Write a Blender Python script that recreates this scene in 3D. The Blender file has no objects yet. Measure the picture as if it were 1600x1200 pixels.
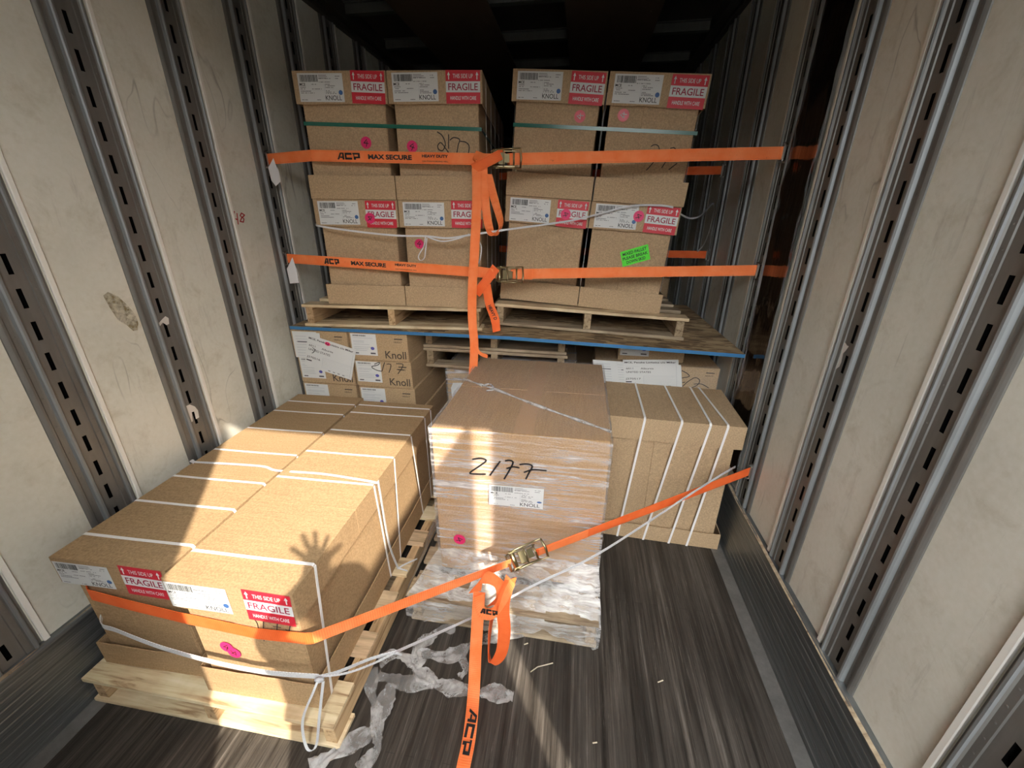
import bpy, bmesh, math, random
from mathutils import Vector, Matrix
random.seed(7)
SC = bpy.context.scene
COL = SC.collection
# ------------------------------------------------------------------ camera
PITCH, YAW, ROLL, FPX = 0.38741423, 0.15550872, -0.00464694, 637.81
CAM = Vector((0.39, 0.0, 1.60))
f0 = Vector((0, math.cos(PITCH), -math.sin(PITCH))); r0 = Vector((1, 0, 0)); d0 = f0.cross(r0)
rr = math.cos(ROLL)*r0 + math.sin(ROLL)*d0
dd = -math.sin(ROLL)*r0 + math.cos(ROLL)*d0
RZ = Matrix.Rotation(YAW, 3, 'Z')
rr, dd, ff = RZ @ rr, RZ @ dd, RZ @ f0
cd = bpy.data.cameras.new('camera'); cam = bpy.data.objects.new('camera', cd); COL.objects.link(cam)
cd.sensor_width = 36.0; cd.lens = FPX/1600*36; cd.clip_start = 0.02; cd.clip_end = 200
m = Matrix((rr, -dd, -ff)).transposed().to_4x4(); m.translation = CAM
cam.matrix_world = m
SC.camera = cam
# ------------------------------------------------------------------ light
w = bpy.data.worlds.new('sky'); SC.world = w; w.use_nodes = True
bg = w.node_tree.nodes['Background']; bg.inputs[1].default_value = 26.0
EL = math.radians(40.5)
sdir = Vector((-.5408*math.cos(EL), .8412*math.cos(EL), -math.sin(EL)))
def sky():
    # clear sky: brightest around the sun, dimmest at the horizon away from it
    T = w.node_tree; N = T.nodes; tc = N.new('ShaderNodeTexCoord'); dp = N.new('ShaderNodeVectorMath'); dp.operation = 'DOT_PRODUCT'
    nm = N.new('ShaderNodeVectorMath'); nm.operation = 'NORMALIZE'; T.links.new(tc.outputs['Generated'], nm.inputs[0])
    T.links.new(nm.outputs[0], dp.inputs[0]); dp.inputs[1].default_value = tuple(-sdir)
    cr = N.new('ShaderNodeValToRGB'); T.links.new(dp.outputs['Value'], cr.inputs[0]); e = cr.color_ramp.elements
    for _ in range(3): e.new(.5)
    for el, (p, c) in zip(e, ((0, (.065, .068, .07)), (.45, (.14, .145, .15)), (.75, (.34, .347, .35)), (.93, (.55, .55, .545)), (1, (.8, .8, .79)))): el.position = p; el.color = (*c, 1)
    T.links.new(cr.outputs[0], bg.inputs[0])
sky()
sd = bpy.data.lights.new('sun', 'SUN'); sd.energy = 6.6; sd.angle = math.radians(0.6); sd.color = (1.0, 0.90, 0.76)
sun = bpy.data.objects.new('sun', sd); COL.objects.link(sun)
sun.rotation_euler = sdir.to_track_quat('-Z', 'Y').to_euler(); sun.location = (3, -6, 6)
vs = SC.view_settings; vs.view_transform = 'Standard'; vs.look = 'None'; vs.gamma = 1; vs.exposure = 0.70
vs.use_curve_mapping = False
SC.cycles.use_denoising = True
SC.cycles.max_bounces = 10; SC.cycles.diffuse_bounces = 6; SC.cycles.transparent_max_bounces = 24
SC.cycles.sample_clamp_indirect = 8

# ------------------------------------------------------------------ helpers
def ray(px, py):
    return (rr*((px-800)/FPX) + dd*((py-600)/FPX) + ff)
def at(px, py, axis, val):
    """the point on the plane x/y/z = val seen through that pixel of the photograph"""
    r = ray(px, py); i = 'xyz'.index(axis); t = (val-CAM[i])/r[i]
    return CAM + r*t
def hit(px, py, o, n):
    r = ray(px, py); return CAM + r*((o-CAM).dot(n)/r.dot(n))

class MB:
    def __init__(s): s.v = []; s.f = []; s.m = []; s.uv = {}; s.sm = []
    def add(s, pts, faces, mi=0, uvs=None, smooth=False):
        b = len(s.v); s.v += [Vector(p) for p in pts]
        for k, f in enumerate(faces):
            if uvs: s.uv[len(s.f)] = uvs[k]
            s.f.append([b+i for i in f]); s.m.append(mi); s.sm.append(smooth)
        return s
    def box(s, lo, hi, mi=0, M=None, jit=0):
        P = [Vector((x, y, z)) for x in (lo[0], hi[0]) for y in (lo[1], hi[1]) for z in (lo[2], hi[2])]
        if jit: P = [p+Vector([random.uniform(-jit, jit) for _ in range(3)]) for p in P]
        if M: P = [M @ p for p in P]
        return s.add(P, [(0, 1, 3, 2), (4, 6, 7, 5), (0, 4, 5, 1), (2, 3, 7, 6), (0, 2, 6, 4), (1, 5, 7, 3)], mi)
    def quad(s, a, b, c, d, mi=0): return s.add([a, b, c, d], [(0, 1, 2, 3)], mi)
    def tube(s, path, r, n=8, mi=0, cap=True):
        path = [Vector(p) for p in path]; rings = []
        up = Vector((0.12, 0.2, 1)).normalized()
        for i, p in enumerate(path):
            t = (path[min(i+1, len(path)-1)]-path[max(i-1, 0)]).normalized()
            a = t.cross(up)
            if a.length < 1e-4: a = t.cross(Vector((1, 0, 0)))
            a.normalize(); b = t.cross(a)
            ri = r[i] if isinstance(r, (list, tuple)) else r
            rings.append([p + (a*math.cos(k*2*math.pi/n) + b*math.sin(k*2*math.pi/n))*ri for k in range(n)])
        F = []
        for i in range(len(rings)-1):
            for k in range(n):
                F.append((i*n+k, i*n+(k+1) % n, (i+1)*n+(k+1) % n, (i+1)*n+k))
        if cap: F += [tuple(range(n)), tuple(range(len(rings)*n-1, (len(rings)-1)*n-1, -1))]
        return s.add([p for r_ in rings for p in r_], F, mi, smooth=True)
    def ribbon(s, path, wd, width, th=.0018, mi=0, u0=0):
        """flat strip along path; wd = width direction(s)"""
        path = [Vector(p) for p in path]; n = len(path)
        W = [Vector(x).normalized() for x in wd] if isinstance(wd, list) else [Vector(wd).normalized()]*n
        V = []; U = [u0]
        for i, p in enumerate(path):
            if i: U.append(U[-1]+(p-path[i-1]).length)
            t = (path[min(i+1, n-1)]-path[max(i-1, 0)]).normalized()
            nn = t.cross(W[i]).normalized()
            wi = width[i] if isinstance(width, (list, tuple)) else width
            V += [p-W[i]*wi/2-nn*th/2, p+W[i]*wi/2-nn*th/2, p+W[i]*wi/2+nn*th/2, p-W[i]*wi/2+nn*th/2]
        F = []; uv = []
        for i in range(n-1):
            a, b = 4*i, 4*i+4
            for k in range(4):
                F.append((a+k, a+(k+1) % 4, b+(k+1) % 4, b+k))
                v0, v1 = ((0, 1), (1, 1), (1, 0), (0, 0))[k]
                uv.append([(U[i], v0), (U[i], v1), (U[i+1], v1), (U[i+1], v0)])
        F += [(0, 1, 2, 3), (4*n-1, 4*n-2, 4*n-3, 4*n-4)]; uv += [[(0, 0)]*4]*2
        return s.add(V, F, mi, uv, smooth=False)
    def flat(s, items, O, U, V, eps=.0004):
        """2-D polygons (pts, mat, layer) laid on the plane O + u U + v V"""
        O, U, V = Vector(O), Vector(U), Vector(V); N = U.cross(V).normalized()
        for pts, mi, lay in items:
            P = [O+U*a+V*b+N*eps*lay for a, b in pts]
            s.add(P, [tuple(range(len(P)))], mi)
        return s
    def build(s, name, mats, parent=None, M=None, bevel=0, recalc=False):
        me = bpy.data.meshes.new(name); me.from_pydata([tuple(v) for v in s.v], [], s.f)
        for mt in (mats if isinstance(mats, list) else [mats]): me.materials.append(mt)
        me.polygons.foreach_set('material_index', s.m)
        me.polygons.foreach_set('use_smooth', s.sm)
        if s.uv:
            L = me.uv_layers.new(name='UVMap')
            for fi, uv in s.uv.items():
                pl = me.polygons[fi]
                for k, li in enumerate(pl.loop_indices): L.data[li].uv = uv[k]
        if bevel:
            bm = bmesh.new(); bm.from_mesh(me)
            bmesh.ops.bevel(bm, geom=[e for e in bm.edges if e.is_manifold], offset=bevel, segments=1, affect='EDGES')
            bm.to_mesh(me); bm.free()
        me.update()
        return link(name, me, parent, M)
def link(name, me, parent=None, M=None):
    o = bpy.data.objects.new(name, me); COL.objects.link(o)
    if parent: o.parent = parent
    if M: o.matrix_basis = M
    return o
def empty(name, M=None, loc=None):
    o = bpy.data.objects.new(name, None); COL.objects.link(o); o.empty_display_size = .05
    if M: o.matrix_world = M
    if loc: o.location = loc
    return o
def tag(o, label, cat, group=None):
    o['label'] = label; o['category'] = cat
    if group: o['group'] = group
    return o
def stru(o): o['kind'] = 'structure'; return o
def frame(loc, yaw=0, ty=0, tx=0):
    return Matrix.Translation(loc) @ Matrix.Rotation(math.radians(yaw), 4, 'Z') @ Matrix.Rotation(math.radians(ty), 4, 'Y') @ Matrix.Rotation(math.radians(tx), 4, 'X')

# ---- 2-D lettering
_tc = {}
def glyphs(txt, bold=0.0):
    k = (txt, bold)
    if k not in _tc:
        cu = bpy.data.curves.new('t', 'FONT'); cu.body = txt; cu.size = 1; cu.offset = bold; cu.resolution_u = 3
        o = bpy.data.objects.new('t', cu); COL.objects.link(o)
        dg = bpy.context.evaluated_depsgraph_get(); me = bpy.data.meshes.new_from_object(o.evaluated_get(dg))
        vs_ = [(v.co.x, v.co.y) for v in me.vertices]; fs = [tuple(p.vertices) for p in me.polygons]
        bpy.data.objects.remove(o); bpy.data.curves.remove(cu); bpy.data.meshes.remove(me)
        xs = [a for a, b in vs_]; ys = [b for a, b in vs_]
        _tc[k] = (vs_, fs, min(xs), max(xs), min(ys), max(ys))
    return _tc[k]
def text(txt, x, y, h, w_=None, mi=1, lay=2, bold=.015, rot=0, align='L'):
    """lettering with its lower left corner at x, y, letters h tall, w_ wide over all"""
    vs_, fs, x0, x1, y0, y1 = glyphs(txt, bold)
    sy = h/(y1-y0); sx = (w_/(x1-x0)) if w_ else sy
    W = sx*(x1-x0)
    if align == 'C': x -= W/2
    c, s_ = math.cos(rot), math.sin(rot)
    P = []
    for a, b in vs_:
        u, v = (a-x0)*sx, (b-y0)*sy
        P.append((x+u*c-v*s_, y+u*s_+v*c))
    return [([P[i] for i in f], mi, lay) for f in fs]
def rect(x0, y0, x1, y1, mi=0, lay=1): return [([(x0, y0), (x1, y0), (x1, y1), (x0, y1)], mi, lay)]
def disc(x, y, r, mi=0, lay=1, n=28): return [([(x+r*math.cos(k*2*math.pi/n), y+r*math.sin(k*2*math.pi/n)) for k in range(n)], mi, lay)]
def stroke(pts, wd, mi=1, lay=3):
    out = []
    for (a, b), (c, d) in zip(pts[:-1], pts[1:]):
        L = math.hypot(c-a, d-b) or 1e-6; nx, ny = -(d-b)/L*wd/2, (c-a)/L*wd/2
        out.append(([(a-nx, b-ny), (c-nx, d-ny), (c+nx, d+ny), (a+nx, b+ny)][::1], mi, lay))
        out += disc(c, d, wd/2, mi, lay, 6)
    return out
def smooth(pts, n=6):
    """Catmull-Rom through points of any dimension"""
    P = [Vector(p) for p in pts]; out = []
    for i in range(len(P)-1):
        a = P[max(i-1, 0)]; b = P[i]; c = P[i+1]; d = P[min(i+2, len(P)-1)]
        for k in range(n):
            t = k/n
            out.append(.5*((2*b)+(c-a)*t+(2*a-5*b+4*c-d)*t*t+(3*b-a-3*c+d)*t**3))
    out.append(P[-1]); return out

# ------------------------------------------------------------------ materials
def mat(name, col, rough=.6, metal=0, **k):
    m_ = bpy.data.materials.new(name); m_.use_nodes = True
    b = m_.node_tree.nodes['Principled BSDF']; b.inputs['Base Color'].default_value = (*col, 1)
    b.inputs['Roughness'].default_value = rough; b.inputs['Metallic'].default_value = metal
    for kk, v in k.items(): b.inputs[kk].default_value = v
    return m_
class NT:
    def __init__(s, m_): s.t = m_.node_tree; s.n = s.t.nodes; s.l = s.t.links; s.b = s.n['Principled BSDF']; s.o = s.n['Material Output']
    def new(s, ty, **k):
        n = s.n.new(ty)
        for a, b in k.items(): setattr(n, a, b)
        return n
    def coords(s, scale=(1, 1, 1), rot=(0, 0, 0), src='Object'):
        tc = s.new('ShaderNodeTexCoord'); mp = s.new('ShaderNodeMapping')
        mp.inputs['Scale'].default_value = scale; mp.inputs['Rotation'].default_value = rot
        s.l.new(tc.outputs[src], mp.inputs['Vector']); return mp.outputs[0]
    def noise(s, vec, scale, detail=4, rough=.55, dist=0):
        n = s.new('ShaderNodeTexNoise'); n.inputs['Scale'].default_value = scale; n.inputs['Detail'].default_value = detail
        n.inputs['Roughness'].default_value = rough; n.inputs['Distortion'].default_value = dist
        s.l.new(vec, n.inputs['Vector']); return n.outputs['Fac']
    def ramp(s, fac, stops):
        n = s.new('ShaderNodeValToRGB'); e = n.color_ramp.elements
        while len(e) < len(stops): e.new(.5)
        for el, (p, c) in zip(e, stops): el.position = p; el.color = (*c, 1) if len(c) == 3 else c
        s.l.new(fac, n.inputs[0]); return n.outputs[0]
    def mix(s, fac, a, b, mode='MIX'):
        n = s.new('ShaderNodeMix', data_type='RGBA', blend_type=mode)
        for sock, v in ((n.inputs[0], fac), (n.inputs[6], a), (n.inputs[7], b)):
            if hasattr(v, 'links'): s.l.new(v, sock)
            elif isinstance(v, (int, float)): sock.default_value = v
            else: sock.default_value = (*v, 1)
        return n.outputs[2]
    def bump(s, h, strength=.2, dist=.002):
        n = s.new('ShaderNodeBump'); n.inputs['Strength'].default_value = strength; n.inputs['Distance'].default_value = dist
        s.l.new(h, n.inputs['Height']); s.l.new(n.outputs[0], s.b.inputs['Normal'])
    def base(s, c): s.l.new(c, s.b.inputs['Base Color'])
G = lambda v: (v, v, v)

def cardboard(name, c0, c1, ax='Y'):
    m_ = mat(name, c0, .82); t = NT(m_); t.b.inputs['Specular IOR Level'].default_value = .25
    v = t.coords(); big = t.noise(v, 3.0, 5); fine = t.noise(v, 160, 3)
    vs2 = t.coords((1, 18, 18) if ax == 'Y' else (18, 1, 18)); st = t.noise(vs2, 9, 4)
    c = t.mix(big, c0, c1); c = t.mix(.22, c, t.ramp(fine, [(.35, G(.12)), (.7, G(.9))]), 'OVERLAY')
    c = t.mix(.22, c, t.ramp(st, [(.3, G(.3)), (.7, G(.7))]), 'OVERLAY'); t.base(c)
    wv = t.new('ShaderNodeTexWave', wave_type='BANDS', bands_direction='Y' if ax == 'Y' else 'X'); wv.inputs['Scale'].default_value = 55
    wv.inputs['Distortion'].default_value = 1.2
    t.l.new(v, wv.inputs['Vector']); t.bump(wv.outputs['Fac'], .10, .0012)
    return m_
M_CARD = cardboard('cardboard', (.365, .24, .125), (.425, .285, .155))
M_CARD2 = cardboard('cardboard_dull', (.43, .30, .175), (.51, .365, .22), 'X')
M_CARD3 = cardboard('cardboard_yellowish', (.42, .29, .165), (.50, .36, .21), 'X')
M_CARDR = cardboard('cardboard_reddish', (.38, .225, .105), (.44, .27, .135), 'X')
M_WHITE = mat('label_paper', (.68, .69, .68), .5)
M_BLACK = mat('black_ink', (.012, .012, .014), .6)
M_GREY = mat('grey_print', (.09, .09, .10), .6)
M_LGREY = mat('pale_print', (.45, .47, .50), .6)
M_RED = mat('red_print', (.62, .025, .045), .45)
M_WINE = mat('wine_lettering', (.33, .012, .05), .5)
M_BLUE = mat('blue_dot_ink', (.05, .13, .33), .5)
M_PURP = mat('violet_dot_ink', (.10, .10, .42), .5)
M_PINK = mat('pink_sticker', (.78, .03, .16), .4)
M_PINK2 = mat('coral_sticker', (.72, .07, .10), .35)
M_GREENL = mat('neon_green_paper', (.10, .85, .04), .55)
M_INK2 = mat('brown_stamp_ink', (.075, .055, .04), .7)
M_PET = mat('white_plastic_strap', (.86, .84, .82), .35)
M_GREENS = mat('green_plastic_strap', (.02, .13, .095), .22, Coat_Weight=0) if False else mat('green_plastic_strap', (.025, .15, .11), .2)
M_SLOTSHADE = mat('painted_slot_shade', (.004, .004, .004), 1); M_SLOTSHADE.node_tree.nodes['Principled BSDF'].inputs['Specular IOR Level'].default_value = 0  # near-black colour stands in for the shade inside the post slots
M_GOLD = mat('zinc_gold', (.33, .28, .16), .33, 1.0)
M_STEEL = mat('bright_steel', (.70, .70, .68), .28, 1.0)

def webbing(name, c0, c1):
    m_ = mat(name, c0, .75); t = NT(m_)
    v = t.coords((1, 1, 1), src='UV')
    wv = t.new('ShaderNodeTexWave', wave_type='BANDS', bands_direction='X'); wv.inputs['Scale'].default_value = 46
    t.l.new(v, wv.inputs['Vector'])
    ob = t.coords(); d = t.noise(ob, 14, 5)
    c = t.mix(t.ramp(d, [(.35, G(0)), (.75, G(1))]), c0, c1)
    c = t.mix(.22, c, t.ramp(wv.outputs['Fac'], [(0, G(.25)), (1, G(.75))]), 'OVERLAY')
    # stitched edge lines
    sep = t.new('ShaderNodeSeparateXYZ'); t.l.new(v, sep.inputs[0])
    c = t.mix(t.ramp(sep.outputs['Y'], [(0, G(0)), (.085, G(0)), (.10, G(.55)), (.115, G(0)), (.885, G(0)), (.90, G(.35)), (.915, G(0))]), c, (.35, .05, .01))
    dd_ = t.noise(ob, 60, 4); c = t.mix(t.ramp(dd_, [(.68, G(0)), (.78, G(.5))]), c, (.15, .05, .03))
    t.base(c); t.bump(wv.outputs['Fac'], .35, .001); return m_
M_WEB = webbing('orange_webbing', (.95, .20, .045), (1.0, .29, .10))
M_WEB2 = webbing('deep_orange_webbing', (.85, .125, .018), (.92, .18, .04))
def woven():
    m_ = mat('white_woven_cord', (.72, .73, .74), .55); t = NT(m_)
    v = t.coords((1, 1, 1), src='UV'); wv = t.new('ShaderNodeTexWave', wave_type='BANDS', bands_direction='DIAGONAL'); wv.inputs['Scale'].default_value = 60
    t.l.new(v, wv.inputs['Vector']); t.base(t.ramp(wv.outputs['Fac'], [(0, (.5, .51, .53)), (.6, (.82, .83, .84))])); t.bump(wv.outputs['Fac'], .5, .001); return m_
M_CORD = woven()

def wood(name, a, b, c3, along='X', sc=1.0):
    m_ = mat(name, a, .78); t = NT(m_)
    s_ = {'X': (1.2, 16, 16), 'Y': (16, 1.2, 16), 'Z': (16, 16, 1.2)}[along]
    v = t.coords(tuple(q*sc for q in s_)); n1 = t.noise(v, 3, 6, .6, .6); n2 = t.noise(t.coords((1, 1, 1)), 5, 4)
    c = t.ramp(n1, [(.33, c3), (.46, a), (.7, b)]); n7 = t.noise(t.coords((1, 1, 1)), 2.2, 5, .7); c = t.mix(t.ramp(n7, [(.5, G(0)), (.72, G(.6))]), c, c3); c = t.mix(.3, c, t.ramp(n2, [(.35, G(.25)), (.65, G(.75))]), 'OVERLAY')
    oi = t.new('ShaderNodeObjectInfo'); c = t.mix(.28, c, t.ramp(oi.outputs['Random'], [(0, G(.25)), (1, G(.75))]), 'OVERLAY')
    t.base(c); t.bump(n1, .35, .002); return m_
M_PINE = wood('fresh_pine', (.62, .48, .29), (.76, .62, .41), (.30, .19, .10))
M_PINEY = wood('fresh_pine_stringer', (.50, .34, .18), (.60, .43, .25), (.24, .14, .06), 'Y')
M_OLD = wood('weathered_pine', (.34, .26, .17), (.47, .38, .26), (.15, .10, .06))
M_OLDY = wood('weathered_pine_stringer', (.34, .25, .15), (.45, .34, .21), (.14, .09, .05), 'Y')
def osb():
    m_ = mat('oriented_strand', (.3, .2, .1), .8); t = NT(m_)
    vo = t.new('ShaderNodeTexVoronoi'); vo.inputs['Scale'].default_value = 16; vo.inputs['Randomness'].default_value = 1
    base_ = t.coords((1, 3.2, 1)); nz = t.new('ShaderNodeTexNoise'); nz.inputs['Scale'].default_value = 6; t.l.new(base_, nz.inputs['Vector'])
    mx = t.new('ShaderNodeMix', data_type='RGBA'); mx.inputs[0].default_value = .22; t.l.new(base_, mx.inputs[6]); t.l.new(nz.outputs['Color'], mx.inputs[7])
    t.l.new(mx.outputs[2], vo.inputs['Vector'])
    sp = t.new('ShaderNodeSeparateColor'); t.l.new(vo.outputs['Color'], sp.inputs[0])
    c = t.ramp(sp.outputs[0], [(0, (.10, .062, .032)), (.3, (.24, .155, .08)), (.65, (.36, .25, .135)), (1, (.50, .37, .21))])
    g = t.noise(t.coords((2, 30, 2)), 4, 4); c = t.mix(.3, c, t.ramp(g, [(.3, G(.2)), (.7, G(.8))]), 'OVERLAY')
    t.base(c); t.bump(sp.outputs[1], .3, .002); return m_
M_OSB = osb(); M_OSBBLUE = mat('blue_edge_paint', (.035, .17, .36), .55)

def liner():
    m_ = mat('wall_liner', (.6, .55, .46), .42); t = NT(m_); v = t.coords()
    n1 = t.noise(v, 1.6, 6, .62); n2 = t.noise(v, 9, 8, .7, .4); n3 = t.noise(v, 60, 3)
    c = t.ramp(n1, [(.3, (.62, .605, .52)), (.55, (.73, .715, .625)), (.8, (.78, .765, .685))])
    c = t.mix(t.ramp(n2, [(.52, G(0)), (.74, G(.5))]), c, (.44, .40, .29))
    c = t.mix(.25, c, t.ramp(n3, [(.3, G(.35)), (.7, G(.65))]), 'OVERLAY')
    # scuffs: thin arcs of dark rubber, vertical runs
    n4 = t.noise(t.coords((1, 3.2, 1.1), (.5, .3, 0)), 2.1, 2, .4, .5)
    n6 = t.noise(v, 2.3, 2); mk = t.new('ShaderNodeMath', operation='MULTIPLY'); t.l.new(t.ramp(n4, [(.490, G(0)), (.5, G(.55)), (.510, G(0))]), mk.inputs[0]); t.l.new(t.ramp(n6, [(.56, G(0)), (.66, G(1))]), mk.inputs[1])
    c = t.mix(mk.outputs[0], c, (.17, .15, .12))
    n5 = t.noise(t.coords((1, 9, 1.2), (.9, 0, 0)), 2.2, 6, .7); c = t.mix(t.ramp(n5, [(.6, G(0)), (.72, G(.35))]), c, (.30, .27, .22))
    t.base(c); t.l.new(t.ramp(n2, [(.3, G(.34)), (.8, G(.6))]), t.b.inputs['Roughness']); t.bump(n1, .25, .01); return m_
M_LINER = liner()
def galv(name, a, b, rough=.38, metal=.75):
    m_ = mat(name, a, rough, metal); t = NT(m_); v = t.coords((1, 1, .35)); n1 = t.noise(v, 7, 6, .65); n2 = t.noise(t.coords((1, 1, .12)), 60, 4)
    c = t.mix(t.ramp(n1, [(.35, G(0)), (.7, G(1))]), a, b); c = t.mix(.12, c, t.ramp(n2, [(.3, G(.2)), (.75, G(.8))]), 'OVERLAY'); t.base(c)
    t.l.new(t.ramp(n1, [(.3, G(rough-.04)), (.8, G(rough+.1))]), t.b.inputs['Roughness']); return m_
M_GALV = galv('galvanised_post', (.165, .16, .148), (.235, .23, .215), .45, .45)
M_RIDGE = galv('polished_ridge', (.24, .255, .26), (.30, .315, .32), .5, .45)
M_TRIM = mat('white_panel_trim', (.86, .84, .77), .35)
def kick():
    m_ = mat('scuffed_kick_plate', (.2, .2, .2), .36, .7); t = NT(m_)
    n1 = t.noise(t.coords((3, .6, 34)), 3, 7, .7); n2 = t.noise(t.coords((1, .25, 10), (.15, 0, 0)), 9, 5, .7)
    c = t.ramp(n1, [(.3, (.085, .095, .10)), (.55, (.20, .215, .22)), (.75, (.38, .395, .395))]); c = t.mix(t.ramp(n2, [(.62, G(0)), (.75, G(.5))]), c, (.5, .5, .48)); t.base(c); t.bump(n1, .3, .002); return m_
M_KICK = kick()
M_SILL = galv('floor_edge_strip', (.20, .195, .185), (.30, .29, .275), .5, .6)
def floorm():
    m_ = mat('laminated_floor', (.1, .08, .06), .55); t = NT(m_)
    n1 = t.noise(t.coords((30, .9, 1)), 1.6, 7, .72, .2); n2 = t.noise(t.coords((3, .7, 1)), 2.2, 5); n3 = t.noise(t.coords((90, 3, 1)), 1.6, 5, .8)
    c = t.ramp(n1, [(.30, (.009, .008, .006)), (.44, (.030, .025, .020)), (.58, (.068, .058, .048)), (.78, (.17, .15, .13))])
    c = t.mix(.55, c, t.ramp(n2, [(.3, G(.15)), (.7, G(.8))]), 'OVERLAY'); c = t.mix(t.ramp(n3, [(.58, G(0)), (.8, G(.55))]), c, (.30, .275, .235))
    # narrow laths
    br = t.new('ShaderNodeTexBrick', offset=.5); br.inputs['Scale'].default_value = 1; br.inputs['Brick Width'].default_value = 1.4; br.inputs['Row Height'].default_value = .032
    br.inputs['Mortar Size'].default_value = .0009; br.inputs['Color1'].default_value = (*G(.30), 1); br.inputs['Color2'].default_value = (*G(.72), 1); br.inputs['Mortar'].default_value = (*G(.05), 1)
    t.l.new(t.coords((1, 1, 1), (0, 0, math.pi/2)), br.inputs['Vector']); c = t.mix(.42, c, br.outputs['Color'], 'OVERLAY')
    t.base(c); t.bump(n1, .5, .003); t.l.new(t.ramp(n1, [(.3, G(.42)), (.7, G(.68))]), t.b.inputs['Roughness']); return m_
M_FLOOR = floorm()
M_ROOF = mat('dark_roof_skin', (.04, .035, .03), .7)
M_ROOFB = mat('roof_ply_board', (.13, .09, .06), .75)
M_BOW = galv('roof_bow', (.10, .105, .095), (.14, .145, .135), .6, .3)
M_DOOR = mat('door_skin', (.62, .60, .56), .5)
def concrete():
    m_ = mat('yard_concrete', (.45, .43, .40), .85); t = NT(m_); t.base(t.ramp(t.noise(t.coords(), 3, 6), [(.3, (.16, .155, .15)), (.7, (.22, .215, .21))])); return m_
M_CONC = concrete()
def film(name, streak, lo, hi, dense, rough=.18, col=(.9, .9, .92)):
    m_ = mat(name, col, rough); t = NT(m_); t.b.inputs['Specular IOR Level'].default_value = .8
    n1 = t.noise(t.coords(*streak), 4, 6, .7, .5); n2 = t.noise(t.coords(), 5, 3)
    mm = t.new('ShaderNodeMath', operation='MULTIPLY'); t.l.new(t.ramp(n1, [(lo, G(.07)), (hi, G(dense))]), mm.inputs[0]); t.l.new(t.ramp(n2, [(.35, G(.35)), (.65, G(1))]), mm.inputs[1])
    lw = t.new('ShaderNodeLayerWeight'); lw.inputs[0].default_value = .5; fr = t.new('ShaderNodeMath', operation='MULTIPLY'); fq = t.new('ShaderNodeMath', operation='POWER'); t.l.new(lw.outputs['Facing'], fq.inputs[0]); fq.inputs[1].default_value = 3; t.l.new(fq.outputs[0], fr.inputs[0]); fr.inputs[1].default_value = .25
    ad = t.new('ShaderNodeMath', operation='ADD', use_clamp=True); t.l.new(mm.outputs[0], ad.inputs[0]); t.l.new(fr.outputs[0], ad.inputs[1])
    tr = t.new('ShaderNodeBsdfTransparent'); mx = t.new('ShaderNodeMixShader')
    t.l.new(ad.outputs[0], mx.inputs[0]); t.l.new(tr.outputs[0], mx.inputs[1]); t.l.new(t.b.outputs[0], mx.inputs[2]); t.l.new(mx.outputs[0], t.o.inputs[0])
    t.bump(n1, .6, .004); return m_
M_FILM = film('stretch_film', ((.8, 2, 14), (0, .16, 0)), .44, .70, .9)
M_FILMS = film('loose_stretch_film', ((1.6, 5, 12), (0, .18, .3)), .30, .68, .86, .25, (.80, .79, .77))
M_FILMT = film('stretch_film_top', ((3, 2, 2), (0, 0, .6)), .55, .9, .28, .12)
M_FILMD = film('film_scrap', ((5, 5, 5), (0, 0, 0)), .22, .62, .85, .2, (.66, .65, .64))
M_FILMW = film('wall_film', ((1, 1, 6), (.1, 0, 0)), .60, .85, .5, .08)
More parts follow.
